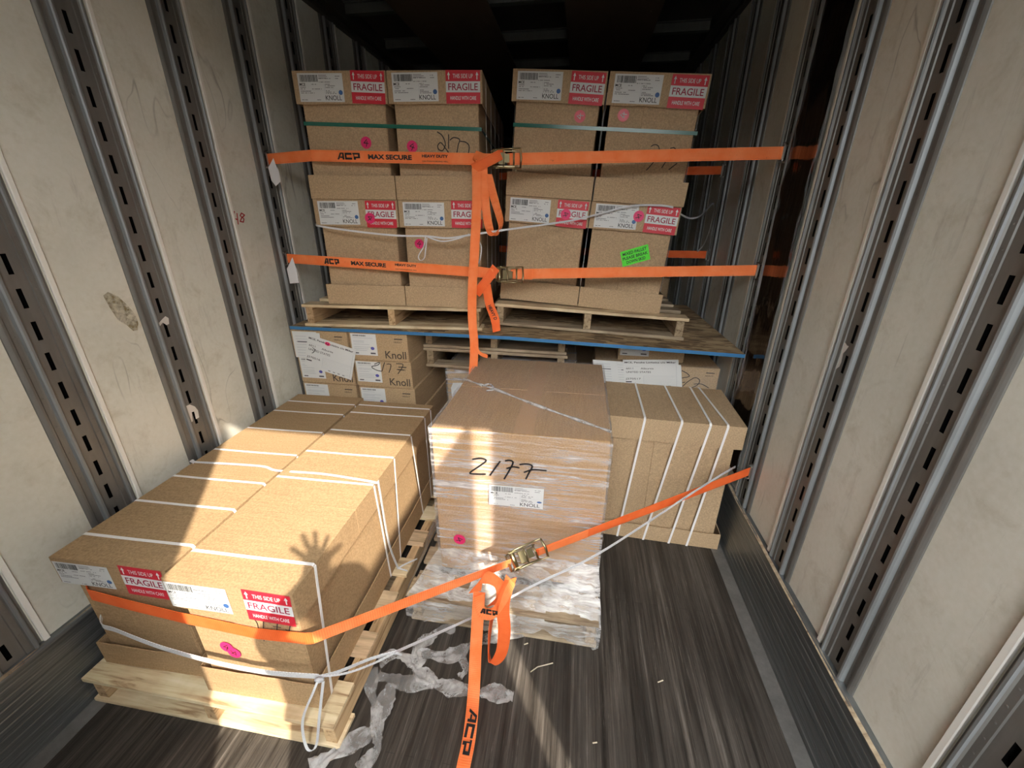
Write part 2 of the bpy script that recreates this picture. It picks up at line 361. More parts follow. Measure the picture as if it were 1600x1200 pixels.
# ------------------------------------------------------------------ the trailer
HW, ZC, Y0, Y1 = 1.25, 2.73, -.42, 8.2
b = MB(); b.box((-HW-.05, Y0-.1, -.06), (HW+.05, Y1, 0)); stru(b.build('floor', M_FLOOR))
PITCHP, PC = .3965, .982
ks = [k for k in range(-3, 19)]
def post_mesh():
    # section (u along the wall toward the nose, w into the room, material 0 plate 1 ridge)
    b = MB(); z0, z1 = .32, ZC
    prof = [(-.086, -.006, 0), (-.084, .003, 0), (-.079, .006, 0), (-.074, .008, 0), (-.068, .008, 0), (-.062, .002, 0), (-.050, .002, 0), (-.046, .003, 1), (-.043, .012, 1), (-.039, .0155, 1), (-.033, .0155, 1), (-.029, .012, 1), (-.0265, .004, 0)]
    prof2 = [(.031, .004, 0), (.0325, .0075, 0), (.0475, .0075, 0), (.050, .012, 1), (.053, .0155, 1), (.058, .0155, 1), (.062, .012, 1), (.065, .002, 0), (.0745, .000, 0), (.075, -.006, 0)]
    for pr in (prof, prof2):
        for (a, w0, m0), (c, w1, m1) in zip(pr[:-1], pr[1:]):
            b.add([(w0, a, z0), (w1, c, z0), (w1, c, z1), (w0, a, z1)], [(0, 1, 2, 3)], 1 if (m0 and m1) else 0)
    su, L = .0065, .029; zc = .376; zs = []
    while zc+L < z1-.03: zs.append(zc); zc += .0993
    P = lambda u, z, w=.004: (w, u, z)
    b.quad(P(-.0265, z0), P(-su, z0), P(-su, z1), P(-.0265, z1)); b.quad(P(su, z0), P(.031, z0), P(.031, z1), P(su, z1))
    zz = z0
    for c in zs:
        b.quad(P(-su, zz), P(su, zz), P(su, c-L), P(-su, c-L)); zz = c+L
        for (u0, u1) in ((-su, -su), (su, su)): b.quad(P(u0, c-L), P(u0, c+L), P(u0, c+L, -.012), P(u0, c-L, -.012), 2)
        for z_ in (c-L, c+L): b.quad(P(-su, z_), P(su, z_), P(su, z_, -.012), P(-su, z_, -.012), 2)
    b.quad(P(-su, zz), P(su, zz), P(su, z1), P(-su, z1))
    # rivets
    for u, off, st in ((-.056, 0, .0993), (.040, .03, .0497)):
        z = z0+.05+off
        w_ = .002 if u < 0 else .0075
        while z < z1:
            n = 6; r = .0034
            ring = [(w_, u+r*math.cos(k*math.pi/3), z+r*math.sin(k*math.pi/3)) for k in range(n)]
            b.add(ring+[(w_+.0022, u, z)], [(k, (k+1) % n, n) for k in range(n)], 0, smooth=True); z += st
    b.quad((-.013, -.03, z0), (-.013, .03, z0), (-.013, .03, z1), (-.013, -.03, z1), 2)  # backing sheet with the slot shade in its colour
    o = b.build('wall_post', [M_GALV, M_RIDGE, M_SLOTSHADE]); me = o.data; bpy.data.objects.remove(o); return me
PM = post_mesh()
b = MB(); b.box((0, .0765, .32), (.010, .0925, ZC)); o = b.build('panel_trim', M_TRIM, bevel=.002); TM = o.data; bpy.data.objects.remove(o)
for side in (-1, 1):
    b = MB()
    ed = [Y0] + [PC+PITCHP*k for k in ks] + [Y1]
    for i in range(len(ed)-1):
        a = ed[i] + (.0745 if i else 0); c = ed[i+1] - (.0855 if i < len(ed)-2 else 0)
        if c-a > .01: b.box((min(side*HW, side*(HW+.02)), a, .30), (max(side*HW, side*(HW+.02)), c, ZC))
    b.box((min(side*(HW+.032), side*(HW+.06)), Y0, 0), (max(side*(HW+.032), side*(HW+.06)), Y1, ZC+.1))
    wl = stru(b.build('wall_left' if side < 0 else 'wall_right', M_LINER))
    for k in ks:
        M = Matrix.Translation((side*HW, PC+PITCHP*k, 0)) @ Matrix.Diagonal((-side, 1, 1, 1))
        link('wall_post', PM, wl, M); link('panel_trim', TM, wl, M)
    # kick plate: long horizontal ribs
    b = MB(); n = 11; zz = [0+.32*i/n for i in range(n+1)]
    pts = []
    for i in range(n):
        pts += [(.028, zz[i]), (.0292, zz[i]+.004), (.0292, zz[i]+.024), (.028, zz[i]+.028)]
    pts += [(.028, .318), (.024, .323), (-.002, .323)]
    for (w0, z_0), (w1, z_1) in zip(pts[:-1], pts[1:]):
        b.add([(side*(HW-w0), Y0, z_0), (side*(HW-w0), Y1, z_0), (side*(HW-w1), Y1, z_1), (side*(HW-w1), Y0, z_1)], [(0, 1, 2, 3)])
    stru(b.build('baseboard_left' if side < 0 else 'baseboard_right', M_KICK))
    # bent bright lip on the kick plate
    b = MB(); path = []; y = Y0
    while y < 5: path.append((side*(HW-.022+random.uniform(-.003, .003)), y, .3225+random.uniform(-.002, .003))); y += .11
    b.ribbon(path, (1, 0, .25*side), .012, .0015); stru(b.build('trim_3' if side < 0 else 'trim_4', M_OLD))
    # sill strip on the floor and the top rail
    b = MB(); a, c = sorted((side*(HW-.03), side*(HW-.085))); b.box((a, Y0, 0), (c, Y1, .003)); stru(b.build('trim_1' if side < 0 else 'trim_2', M_SILL))
    b = MB(); a, c = sorted((side*(HW+.03), side*(HW-.035))); b.box((a, Y0, ZC), (c, Y1, ZC+.03)); a, c = sorted((side*(HW+.03), side*(HW-.085))); b.box((a, Y0, ZC+.03), (c, Y1, ZC+.12))
    stru(b.build('trim_5' if side < 0 else 'trim_6', M_ROOF, bevel=.004))
# roof
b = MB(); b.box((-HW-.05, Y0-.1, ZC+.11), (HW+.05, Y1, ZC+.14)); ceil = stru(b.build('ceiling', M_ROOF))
y = .61-.42
while y < Y1-.2:
    b = MB(); b.box((-HW+.03, y, ZC+.055), (HW-.03, y+.045, ZC+.11)); b.box((-HW+.03, y-.02, ZC+.105), (HW-.03, y+.065, ZC+.11)); b.build('roof_bow', M_BOW, ceil); y += .575
for x0, x1 in ((-.83, -.24), (.21, .79)):
    b = MB(); b.box((x0, .3, ZC+.044), (x1, 7.6, ZC+.054))
    yy = .4
    while yy < 7.5:
        for xx in (x0+.06, (x0+x1)/2, x1-.06): b.tube([(xx, yy, ZC+.0445), (xx, yy, ZC+.0425)], .006, 8)
        yy += .575
    b.build('roof_board', M_ROOFB, ceil)
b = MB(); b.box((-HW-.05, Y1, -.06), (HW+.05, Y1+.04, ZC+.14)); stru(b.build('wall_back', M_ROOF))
# rear frame, left leaf shut, right leaf swung open, the yard ground, and a wall added to block low sky
b = MB(); b.box((-HW-.06, Y0-.12, -.1), (-HW+.03, Y0, ZC+.14)); b.box((HW-.015, Y0-.02, -.1), (HW+.06, Y0, ZC+.14)); b.box((-HW+.03, Y0-.03, 2.67), (HW-.015, Y0, ZC+.14)); stru(b.build('wall_front', M_GALV))
b = MB(); b.box((-HW+.03, Y0-.07, 0), (.018, Y0-.03, 2.67)); stru(b.build('door_1', M_DOOR))
b = MB(); b.box((1.145, Y0-1.26, 0), (1.17, Y0-.03, 2.67)); stru(b.build('door_2', M_DOOR))
b = MB(); b.box((-30, -40, -1.35), (30, 25, -1.25)); stru(b.build('ground', M_CONC))
b = MB(); b.box((-30, -10, -1.25), (30, -9, 4.0)); stru(b.build('wall_sky_block', mat('sky_block_grey', (.22, .21, .20), .8)))  # added out of view to keep low sky light off the deep walls

# marks on the left wall
def wall_marks():
    b = MB()
    def onw(px, py): p = at(px, py, 'x', -HW); return (p.y, p.z)
    it = []
    for pts in ([(366, 330), (364, 341), (371, 343)], [(370, 333), (372, 350)]): it += stroke([onw(*p) for p in pts], .006, 0, 3)
    it += stroke([onw(*p) for p in [(382, 336), (377, 333), (375, 337), (381, 342), (380, 347), (375, 346), (377, 341), (382, 336)]], .006, 0, 3)
    b.flat(it, (-HW, 0, 0), (0, -1, 0), (0, 0, 1), -.0004) if False else None
    b2 = MB()
    for pts, mi, lay in it: b2.add([(-HW+.0008, p[0], p[1]) for p in pts], [tuple(range(len(pts)))], 0)
    return b2.build('handwritten_number', mat('red_marker', (.45, .03, .03), .6), bpy.data.objects['wall_left'])
wall_marks()
def blob(name, side, pxs, material, lab, cat, z=0):
    b = MB(); P = []
    for p in pxs: q = at(*p, 'x', side*(HW-.0045 if z else HW)); P.append((side*(HW-(.0055 if z else .0007)), q.y, q.z))
    b.add(P, [tuple(range(len(P)))]); return tag(b.build(name, material), lab, cat)
m_st = mat('dried_yellow_residue', (.30, .235, .10), .6); t = NT(m_st)
_v = t.coords(); _n = t.noise(_v, 30, 6, .7)
_tr = t.new('ShaderNodeBsdfTransparent'); _mx = t.new('ShaderNodeMixShader')
t.l.new(t.ramp(_n, [(.36, G(0)), (.60, G(.65))]), _mx.inputs[0]); t.l.new(_tr.outputs[0], _mx.inputs[1]); t.l.new(t.b.outputs[0], _mx.inputs[2]); t.l.new(_mx.outputs[0], t.o.inputs[0])
blob('glue_stain', -1, [(161, 462), (168, 456), (184, 463), (198, 476), (212, 492), (216, 505), (215, 516), (208, 517), (198, 508), (184, 500), (172, 482)], m_st, 'dried yellow brown residue smeared on the left wall panel', 'stain')
M_OLDPAPER = mat('torn_paper_remnant', (.70, .68, .64), .7)
blob('sticker_remnant', -1, [(287, 636), (296, 632), (304, 635), (309, 641), (311, 652), (306, 655), (303, 643), (299, 644), (301, 658), (297, 661), (293, 650)], M_OLDPAPER, 'torn white sticker remnant around a slot low on a left wall post', 'sticker', 1)
blob('sticker_remnant', -1, [(246, 507), (252, 500), (258, 494), (263, 497), (264, 506), (260, 508), (254, 504), (250, 509)], M_OLDPAPER, 'small torn sticker scrap above the yellow stain side of a left post', 'sticker', 1)
blob('sticker_remnant', 1, [(1318, 537), (1321, 535), (1324, 540), (1327, 541), (1322, 548), (1318, 552), (1315, 566), (1312, 573), (1306, 577), (1307, 566), (1312, 557)], M_OLDPAPER, 'torn grey sticker remnant on a right wall post', 'sticker', 1)

# ------------------------------------------------------------------ printed labels (flat, shared meshes)
def fragile_items(w_, h):
    it = rect(0, 0, w_, h, 1, 1) + rect(0.0, .34*h, w_, .67*h, 0, 2)
    it += text('THIS SIDE UP', .5*w_, .76*h, .13*h, .58*w_, 0, 3, .008, align='C')
    it += text('FRAGILE', .5*w_, .40*h, .21*h, .86*w_, 2, 3, .012, align='C')
    it += text('HANDLE WITH CARE', .5*w_, .11*h, .12*h, .76*w_, 0, 3, .012, align='C')
    for x in (.09*w_, .91*w_):
        it += rect(x-.014*w_, .72*h, x+.014*w_, .86*h, 0, 3); it += [([(x-.042*w_, .85*h), (x+.042*w_, .85*h), (x, .95*h)], 0, 3)]
    return it
def ship_items(w_, h, seed=1):
    R = random.Random(seed); it = rect(0, 0, w_, h, 0, 1); x = .05*w_
    while x < .44*w_:
        d = R.choice([.004, .007, .010, .014])*w_; it += rect(x, .70*h, x+d, .94*h, 1, 2); x += d+R.choice([.004, .006, .01])*w_
    it += text('MCE', .03*w_, .56*h, .10*h, .13*w_, 1, 2, .02)
    for i in range(8): it += rect(.47*w_, (.92-.05*i)*h, (.62+R.random()*.1)*w_, (.935-.05*i)*h, 2, 2) if i < 3 else []
    for (a, bb, c) in ((.47, .80, .12), (.60, .80, .16), (.84, .88, .11), (.84, .80, .09), (.47, .68, .30), (.30, .60, .12), (.04, .50, .15), (.04, .44, .12), (.30, .44, .22), (.04, .36, .24), (.04, .30, .34), (.04, .06, .14), (.38, .06, .12), (.60, .60, .12), (.60, .55, .22), (.60, .49, .18), (.60, .38, .10), (.60, .33, .20), (.60, .28, .26)):
        n = max(2, int(c/.018))
        for j in range(n):
            if R.random() < .85: it += rect((a+j*.018)*w_, bb*h, (a+j*.018+.012)*w_, (bb+.028)*h, 2, 2)
    it += rect(.04*w_, .395*h, .57*w_, .40*h, 3, 2) + rect(.575*w_, .12*h, .58*w_, .64*h, 3, 2) + rect(.58*w_, .45*h, .96*w_, .455*h, 3, 2)
    it += text('KNOLL', .58*w_, .06*h, .17*h, .36*w_, 1, 2, .005)
    it += disc(.93*w_, .33*h, .045*w_, 4, 3)
    return it
XU, ZV = Vector((1, 0, 0)), Vector((0, 0, 1))
def meshof(items, mats, name, th=.0006):
    b = MB(); b.flat(items, (0, 0, 0), XU, ZV); o = b.build(name, mats); me = o.data; bpy.data.objects.remove(o); return me
PAPM = [M_WHITE, M_BLACK, M_GREY, M_LGREY, M_BLUE]
ME_FRAG = meshof(fragile_items(.158, .128), [M_WHITE, M_RED, M_WINE], 'fragile_sticker')
ME_SHIP = [meshof(ship_items(.213, .112, 3+i), PAPM, 'shipping_label') for i in range(3)]
def four(r, flip=False):
    it = disc(0, 0, r, 0, 1)
    it += stroke([(.10*r, .55*r), (-.40*r, -.12*r), (.45*r, -.05*r)], .13*r, 1, 2)+stroke([(.18*r, .30*r), (.12*r, -.60*r)], .13*r, 1, 2); return it
ME_PINK = meshof(four(.026), [M_PINK, M_BLACK], 'round_sticker')
ME_PINKW = meshof(four(.026), [M_PINK2, M_WHITE], 'round_sticker')

# ------------------------------------------------------------------ cartons with lid and tray
def skirt(b, x0, x1, y0, y1, z0, z1, wave, top=True, seg=9, mi=0, flare=.0):
    """open sheet-walled lid or tray; the free edge wavers like bent board"""
    C4 = [(x0, y0), (x1, y0), (x1, y1), (x0, y1)]; ring = []
    for i in range(4):
        a, c = C4[i], C4[(i+1) % 4]; n = seg
        nx, ny = (c[1]-a[1]), -(c[0]-a[0]); L = math.hypot(nx, ny); nx /= L; ny /= L
        for k in range(n):
            t_ = k/n; j = (random.uniform(-wave, wave) if 0 < k else 0)
            o_ = abs(random.gauss(0, flare)) if 0 < k else 0
            ring.append((a[0]+(c[0]-a[0])*t_, a[1]+(c[1]-a[1])*t_, j, nx*o_, ny*o_))
    n = len(ring); V = []
    free, fix = (z0, z1) if top else (z1, z0)
    for (x, y_, j, ox, oy) in ring: V += [(x, y_, fix), (x+ox, y_+oy, free+j)]
    F = [(2*i, 2*i+1, (2*i+3) % (2*n), (2*i+2) % (2*n)) for i in range(n)] if not top else [(2*i, (2*i+2) % (2*n), (2*i+3) % (2*n), 2*i+1) for i in range(n)]
    # inner skin 4 mm in
    V2 = []
    for (x, y_, j, ox, oy) in ring:
        ix = min(max(x, x0+.004), x1-.004); iy = min(max(y_, y0+.004), y1-.004); V2 += [(ix+ox*.8, iy+oy*.8, free+j)]
    b.add(V, F+[tuple(2*i for i in range(n))], mi)
    V3 = []
    for i, (x, y_, j, ox, oy) in enumerate(ring): V3 += [V[2*i+1], V2[i]]
    b.add(V3, [(2*i, 2*i+1, (2*i+3) % (2*n), (2*i+2) % (2*n)) for i in range(n)], mi)
def carton(M, W, L, H, hl, ht, e, label, straps=(), card=None, group=None, flap=.42, lab=(.035, 0), frag=None, seed=0, crease=None, front=True, strapz=0, cat='box', name='lidded_carton', card_lid=None):
    card = card or M_CARD
    t = empty(name, M); tag(t, label, cat, group)
    b = MB(); b.box((e, e, .004), (W-e, L-e, H-.004)); b.box((W*flap, e-.004, .01), (W-e-.002, e+.01, H-.01)); b.build('body', card, t, bevel=.0015)
    b = MB(); skirt(b, 0, W, 0, L, 0, ht, .0022, top=False, flare=.001); b.build('tray', card, t)
    b = MB()
    if crease:
        skirt(b, 0, W, 0, crease, H-hl, H-.0015, .0022, flare=.001); skirt(b, -.001, W+.001, crease-.004, L, H-hl+.001, H, .0022, flare=.001)
    else: skirt(b, 0, W, 0, L, H-hl, H, .0026, flare=.001)
    b.build('lid', card, t)
    for i, s_ in enumerate(straps):
        ys = s_ if not isinstance(s_, tuple) else s_[0]; yb = ys if not isinstance(s_, tuple) else s_[1]
        b = MB(); q = .0022
        b.ribbon([(-q, yb, strapz), (-q, ys, H-.006), (.004, ys, H+q), (W/2, ys, H+.001), (W-.004, ys, H+q), (W+q, ys, H-.006), (W+q, yb, strapz)],
                 [(0, 1, 0)]*7, .0105, .0011); b.build('strap', M_PET, t)
    if front:
        sc = W/.44
        o = link('shipping_label', ME_SHIP[seed % 3], t, Matrix.Translation((lab[0]*W, -.0024, H-hl+(hl-.112*sc)*.45)) @ Matrix.Rotation(math.radians(lab[1]), 4, 'Y') @ Matrix.Diagonal((sc, 1, min(sc, hl/.128), 1)))
        o['label'] = 'white shipping label with barcode and blue dot'
        fz = frag or (.63, 0, 0)
        o = link('fragile_sticker', ME_FRAG, t, Matrix.Translation((fz[0]*W, -.0024, H-hl+(hl-.128*sc)*.5+fz[2])) @ Matrix.Rotation(math.radians(fz[1]), 4, 'Y') @ Matrix.Diagonal((sc, 1, sc, 1)))
        o['label'] = 'red and white fragile sticker'
    return t
def on_box(t, M, name, pxs, fn, mats, yoff):
    """marks drawn on the front face (local y = yoff) of a carton"""
    o = M @ Vector((0, yoff, 0)); n = (M.to_3x3() @ Vector((0, 1, 0)))
    Mi = M.inverted(); loc = lambda p: (lambda q: (q.x, q.z))(Mi @ hit(p[0], p[1], o, n))
    items = fn(loc); b = MB(); b.flat(items, (0, yoff, 0), XU, ZV); return b.build(name, mats, t)
def pink_on(t, M, px, r=.026, rot=0, yoff=.0, me=None):
    o = M @ Vector((0, yoff, 0)); n = (M.to_3x3() @ Vector((0, 1, 0))); q = M.inverted() @ hit(px[0], px[1], o, n)
    k = r/.026
    return link('round_sticker', me or ME_PINK, t, Matrix.Translation((q.x, yoff, q.z)) @ Matrix.Rotation(math.radians(rot), 4, 'Y') @ Matrix.Diagonal((k, 1, k, 1)))
def scribble(t, M, strokes, yoff, wd=.005, name='marker_writing'):
    return on_box(t, M, name, None, lambda loc: sum([stroke([tuple(p) for p in smooth([Vector((*loc(p), 0)).to_2d() for p in s_], 5)], wd, 0, 3) for s_ in strokes], []), [M_BLACK], yoff)

# ---- pallets
def pallet(M, W, D, label, group='wooden pallets', old=False, H=.125, nb=7, fw=.14, lead=True, bw=None):
    t = empty('pallet', M); tag(t, label, 'pallet', group)
    mb, ms = (M_OLD, M_OLDY) if old else (M_PINE, M_PINEY)
    th = .017; zs = H-2*th
    for i, x in enumerate((.018, W/2-.02, W-.058)):
        b = MB(); b.box((x, .012, th), (x+.04, D-.012, th+zs), jit=.0015); b.build('stringer', ms, t, bevel=.002)
    gap = (D-fw*2-(nb-2)*(bw or .095))/(nb-1); y_ = 0
    for i in range(nb):
        wd = fw if i in (0, nb-1) else (bw or .095)
        b = MB(); b.box((random.uniform(0, .01), y_, H-th), (W-random.uniform(0, .01), y_+wd, H), jit=.0012)
        b.build('deckboard', mb, t, bevel=.0015); y_ += wd+gap
    for y_ in (0.004, D/2-.05, D-.10):
        b = MB(); b.box((random.uniform(0, .012), y_, 0.001), (W-random.uniform(0, .012), y_+.10, th), jit=.0008); b.build('bottom_board', mb, t, bevel=.0015)
    return t

# ================= front pallet with two strapped cartons
Mp = frame((-1.213, .672, 0), .2)
pallet(Mp, .945, 1.28, 'pale pine pallet on the floor under the two sunlit strapped cartons', H=.13, fw=.135)
MA = frame((-1.176, .732, .134), 1.5); MBx = frame((-.742, .708, .134), 1.1)
A = carton(MA, .405, 1.27, .487, .103, .10, .022, 'long brown lidded carton with white straps, front left against the wall',
           straps=(.10, .275, .432, .64, .847, 1.045, 1.17), group='long strapped cartons on the front pallet', crease=.47, seed=0, lab=(.02, 0), frag=(.60, 2, -.004), flap=.5)
B = carton(MBx, .410, 1.235, .503, .112, .115, .02, 'long brown lidded carton with white straps, front pallet, beside the wrapped box',
           straps=((.105, .05), (.50, .53), (.695, .64), (.893, .95), (1.087, 1.087), (1.18, 1.18)), group='long strapped cartons on the front pallet', crease=.36, seed=1, lab=(.015, 0), frag=(.615, 2, -.004), flap=.42)
pink_on(B, MBx, (354, 1011), .0225, 20, .0155); pink_on(B, MBx, (366, 1020), .0225, 150, .0150)
scribble(B, MBx, [[(397, 966), (402, 973), (404, 981)], [(412, 967), (412, 981)], [(434, 969), (433, 985)], [(427, 978), (439, 980)], [(455, 970), (452, 986)], [(446, 983), (457, 988)], [(413, 996), (413, 1001)]], .0155, .003)

# ================= wrapped carton on its pallet in the middle
Mc = frame((-.134, 1.326, .14), -.3)
WC, LC, HC = .68, .842, .712
t = empty('wrapped_carton', Mc); tag(t, 'large brown carton wrapped in stretch film, handwritten 2177, in the middle', 'box')
b = MB(); b.box((0, 0, 0), (WC, LC, HC)); b.build('box_body', M_CARDR, t, bevel=.004)
b = MB(); b.box((0.002, LC*.5-.001, HC), (WC-.002, LC-.004, HC+.0025)); b.build('top_flap', M_CARDR, t)
b = MB(); b.box((WC*.47, .002, HC+.0026), (WC*.58, LC-.002, HC+.0032)); b.build('clear_tape', mat('clear_tape', (.50, .30, .16), .15), t)
onf = lambda px, py: (lambda q: (q.x, q.z))(Mc.inverted() @ hit(px, py, Mc @ Vector((0, -.0135, 0)), Mc.to_3x3() @ Vector((0, 1, 0))))
fx = lambda a, c: (660+a/3.53, 600+c/3.53)
def marks(strokes, wd):
    it = []
    for s_ in strokes: it += stroke([tuple(p) for p in smooth([Vector(onf(*fx(*p))) for p in s_], 5)], wd, 0, 3)
    return it
b = MB(); b.flat(marks([[(275, 415), (320, 408), (352, 422), (310, 455), (262, 490), (300, 495), (347, 496)], [(430, 424), (400, 465), (374, 502)], [(456, 424), (480, 420), (500, 432), (480, 475), (452, 522)], [(464, 466), (500, 456), (532, 461)],
                        [(535, 444), (575, 440), (606, 452), (590, 485), (571, 522)], [(560, 487), (610, 472), (682, 477)]], .0065), (0, -.0135, 0), XU, ZV); b.build('marker_writing', M_BLACK, t)
a0 = Vector(onf(764, 788)); a1 = Vector(onf(848, 796)); a2 = Vector(onf(764, 757)); U = (a1-a0); V = (a2-a0)
b = MB(); b.flat(ship_items(1, 1, 11), Vector((a0.x, -.0125, a0.y)), Vector((U.x, 0, U.y)), Vector((V.x, 0, V.y))); b.build('shipping_label', PAPM, t)
q = onf(718, 843); link('round_sticker', ME_PINK, t, Matrix.Translation((q[0], -.0128, q[1])) @ Matrix.Rotation(math.radians(75), 4, 'Y'))
# film: snug shell over the box, skirt flaring over the pallet
def wrap():
    g = .006; b = MB()
    nx, nz = 26, 26
    def fr(u, v):  # front sheet: u across, v down (1 top .. 0 bottom)
        x = -g+(WC+2*g)*u; z = (HC+g)*v-.13*(1-v)*0
        return Vector((x, -g-.0035*random.random(), z))
    P = []
    for j in range(nz+1):
        v = j/nz; z = .10+(HC+.004-.10)*v
        for i in range(nx+1):
            P.append((-g+(WC+2*g)*i/nx, -g-random.uniform(0, .005), z))
    F = [(j*(nx+1)+i, j*(nx+1)+i+1, (j+1)*(nx+1)+i+1, (j+1)*(nx+1)+i) for j in range(nz) for i in range(nx)]
    b.add(P, F, 0, smooth=True)
    # side sheets
    for x in (-g, WC+g):
        P = []
        for j in range(15):
            for i in range(13): P.append((x+(-1 if x < 0 else 1)*random.uniform(0, .005), -g+(LC+2*g)*i/12, .10+(HC-.096)*j/14))
        F = [(j*13+i, j*13+i+1, (j+1)*13+i+1, (j+1)*13+i) for j in range(14) for i in range(12)]
        b.add(P, F, 0, smooth=True)
    b.build('stretch_film', M_FILM, t); b = MB()
    # skirt over the pallet, ragged lower edge
    x0, x1, yp = -.105, WC+.018, -.165; rows = 9; n = 40
    P = []
    for j in range(rows):
        s_ = j/(rows-1)
        for i in range(n+1):
            u = i/n; top = Vector((-g+(WC+2*g)*u, -g, .115+.02*math.sin(u*9)))
            bot = Vector((x0+(x1-x0)*u, yp, -.012))
            if s_ < .72: p = top.lerp(bot, s_/.72)
            else: p = bot+Vector((0, -.006, -(.05+.055*abs(math.sin(u*7.3+1))+.02*random.random())*(s_-.72)/.28))
            p += Vector((random.uniform(-.003, .003), random.uniform(-.008, 0), random.uniform(-.004, .005)))
            P.append(p)
    F = [(j*(n+1)+i, (j+1)*(n+1)+i, (j+1)*(n+1)+i+1, j*(n+1)+i+1) for j in range(rows-1) for i in range(n)]
    hole = lambda u, s_: (abs(u-.80) < .085 and .52 < s_ < .70) or (abs(u-.24) < .06 and .28 < s_ < .45)
    F = [f for k, f in enumerate(F) if not hole((k % n)/n, (k//n)/(rows-1))]
    b.add(P, F, 0, smooth=True)
    # left wing of the skirt
    P = []
    for j in range(8):
        s_ = j/7
        for i in range(14):
            u = i/13; top = Vector((-g, -g+LC*u, .16+.22*(1-u)*.6)); bot = Vector((-.105, -.165+(LC+.165)*u, -.008))
            P.append(top.lerp(bot, s_)+Vector((random.uniform(-.004, .004), 0, random.uniform(-.004, .004))))
    b.add(P, [(j*14+i, j*14+i+1, (j+1)*14+i+1, (j+1)*14+i) for j in range(7) for i in range(13)], 0, smooth=True)
    return b.build('film_skirt', M_FILMS, t)
wrap()
b = MB(); P = []
for j in range(15):
    for i in range(13): P.append((-.006+(WC+.012)*i/12, -.006+(LC+.012)*j/14, HC+.0065+random.uniform(0, .0025)))
b.add(P, [(j*13+i, j*13+i+1, (j+1)*13+i+1, (j+1)*13+i) for j in range(14) for i in range(12)], 0, smooth=True); b.build('stretch_film', M_FILMT, t)
# twisted film rope across the top
loc = lambda px, py: Mc.inverted() @ at(px, py, 'z', .862)
pts = smooth([loc(724, 592), loc(748, 600), loc(768, 606), loc(830, 630), loc(900, 655), loc(954, 674)], 5)
b = MB(); b.tube(pts, [.0055+.002*math.sin(k*1.3) for k in range(len(pts))], 6); b.tube(smooth([loc(752, 603), loc(765, 600), loc(772, 608), loc(760, 610)], 4), .004, 6); b.build('film_rope', M_FILMD, t)
pallet(frame((-.235, 1.158, 0), -.4), .80, 1.05, 'pallet half hidden under the film of the wrapped box', H=.138, old=True, fw=.14)

# ================= right carton on the floor
Mr = frame((.568, 1.818, 0.002), -2.4)
Rb = empty('lidded_carton', Mr); tag(Rb, 'wide brown lidded carton with four white straps, on the floor by the right wall', 'box')
WR, LR, HR = .628, .452, .716
b = MB(); b.box((.024, .026, .004), (WR-.026, LR-.016, HR-.004)); b.box((.024, .021, .01), (.075, .04, HR-.01)); b.box((.24, .021, .01), (WR-.028, .04, HR-.01)); b.build('body', M_CARD2, Rb, bevel=.0015)
b = MB(); skirt(b, 0, WR, 0, LR, 0, .095, .003, top=False, flare=.001); b.build('tray', M_CARD2, Rb)
b = MB(); skirt(b, 0, WR, 0, LR, HR-.117, HR, .003, flare=.0012); b.build('lid', M_CARD2, Rb)
for xt, xk, xb in ((.165, .178, .12), (.325, .345, .255), (.463, .47, .385), (.51, .545, .475)):
    b = MB(); q = .0055; b.ribbon([(xt, LR+q, .4), (xt, LR+q, HR-.004), (xt, LR-.004, HR+q), (xk, .004, HR+q), (xk, -q, HR-.004), (xb, -q, .0)], [(1, 0, 0)]*6, .0105, .0011); b.build('strap', M_PET, Rb)

# ================= upper deck: strand board, pallets, two stacks
def dz(x): return 1.022-.030*max(0.0, x-.05)
b = MB(); xs = [-1.215, -.6, .05, .4, .8, 1.218]; P = []
for y_ in (2.05, 3.27):
    for x in xs: P += [(x, y_, dz(x)), (x, y_, dz(x)-.018)]
n = len(xs); F = []
for i in range(n-1):
    a, c = 2*i, 2*i+2; A2, C2 = a+2*n, c+2*n
    F += [(a, c, C2, A2), (a+1, A2+1, C2+1, c+1), (A2, C2, C2+1, A2+1)]
F += [(0, 2*n, 2*n+1, 1), (2*n-2, 2*n-1, 4*n-1, 4*n-2)]
b.add(P, F, 0); b.add(P, [(2*i, 2*i+1, 2*i+3, 2*i+2) for i in range(n-1)], 1)
tag(b.build('strand_board', [M_OSB, M_OSBBLUE]), 'oriented strand board sheet with a blue painted front edge, under the upper pallets', 'board')
PL = frame((-1.128, 2.058, 1.0225), 4.5, .2)
pallet(PL, 1.02, 1.2, 'upper left pallet with bright front boards standing on the strand board', H=.124, fw=.10)
PR = frame((-.07, 2.215, 1.038), 0.0, 2.4)
pallet(PR, 1.045, 1.2, 'upper right pallet with greyish boards standing on the strand board', H=.122, old=True, fw=.10)
for o_ in [c for c in bpy.data.objects if c.parent and c.parent.name == 'pallet.003' and c.name.startswith('deckboard')][:1]: o_.data.materials[0] = M_PINE
GS = 'labelled lidded cartons stacked on the upper pallets'
WL, HL = .44, .534
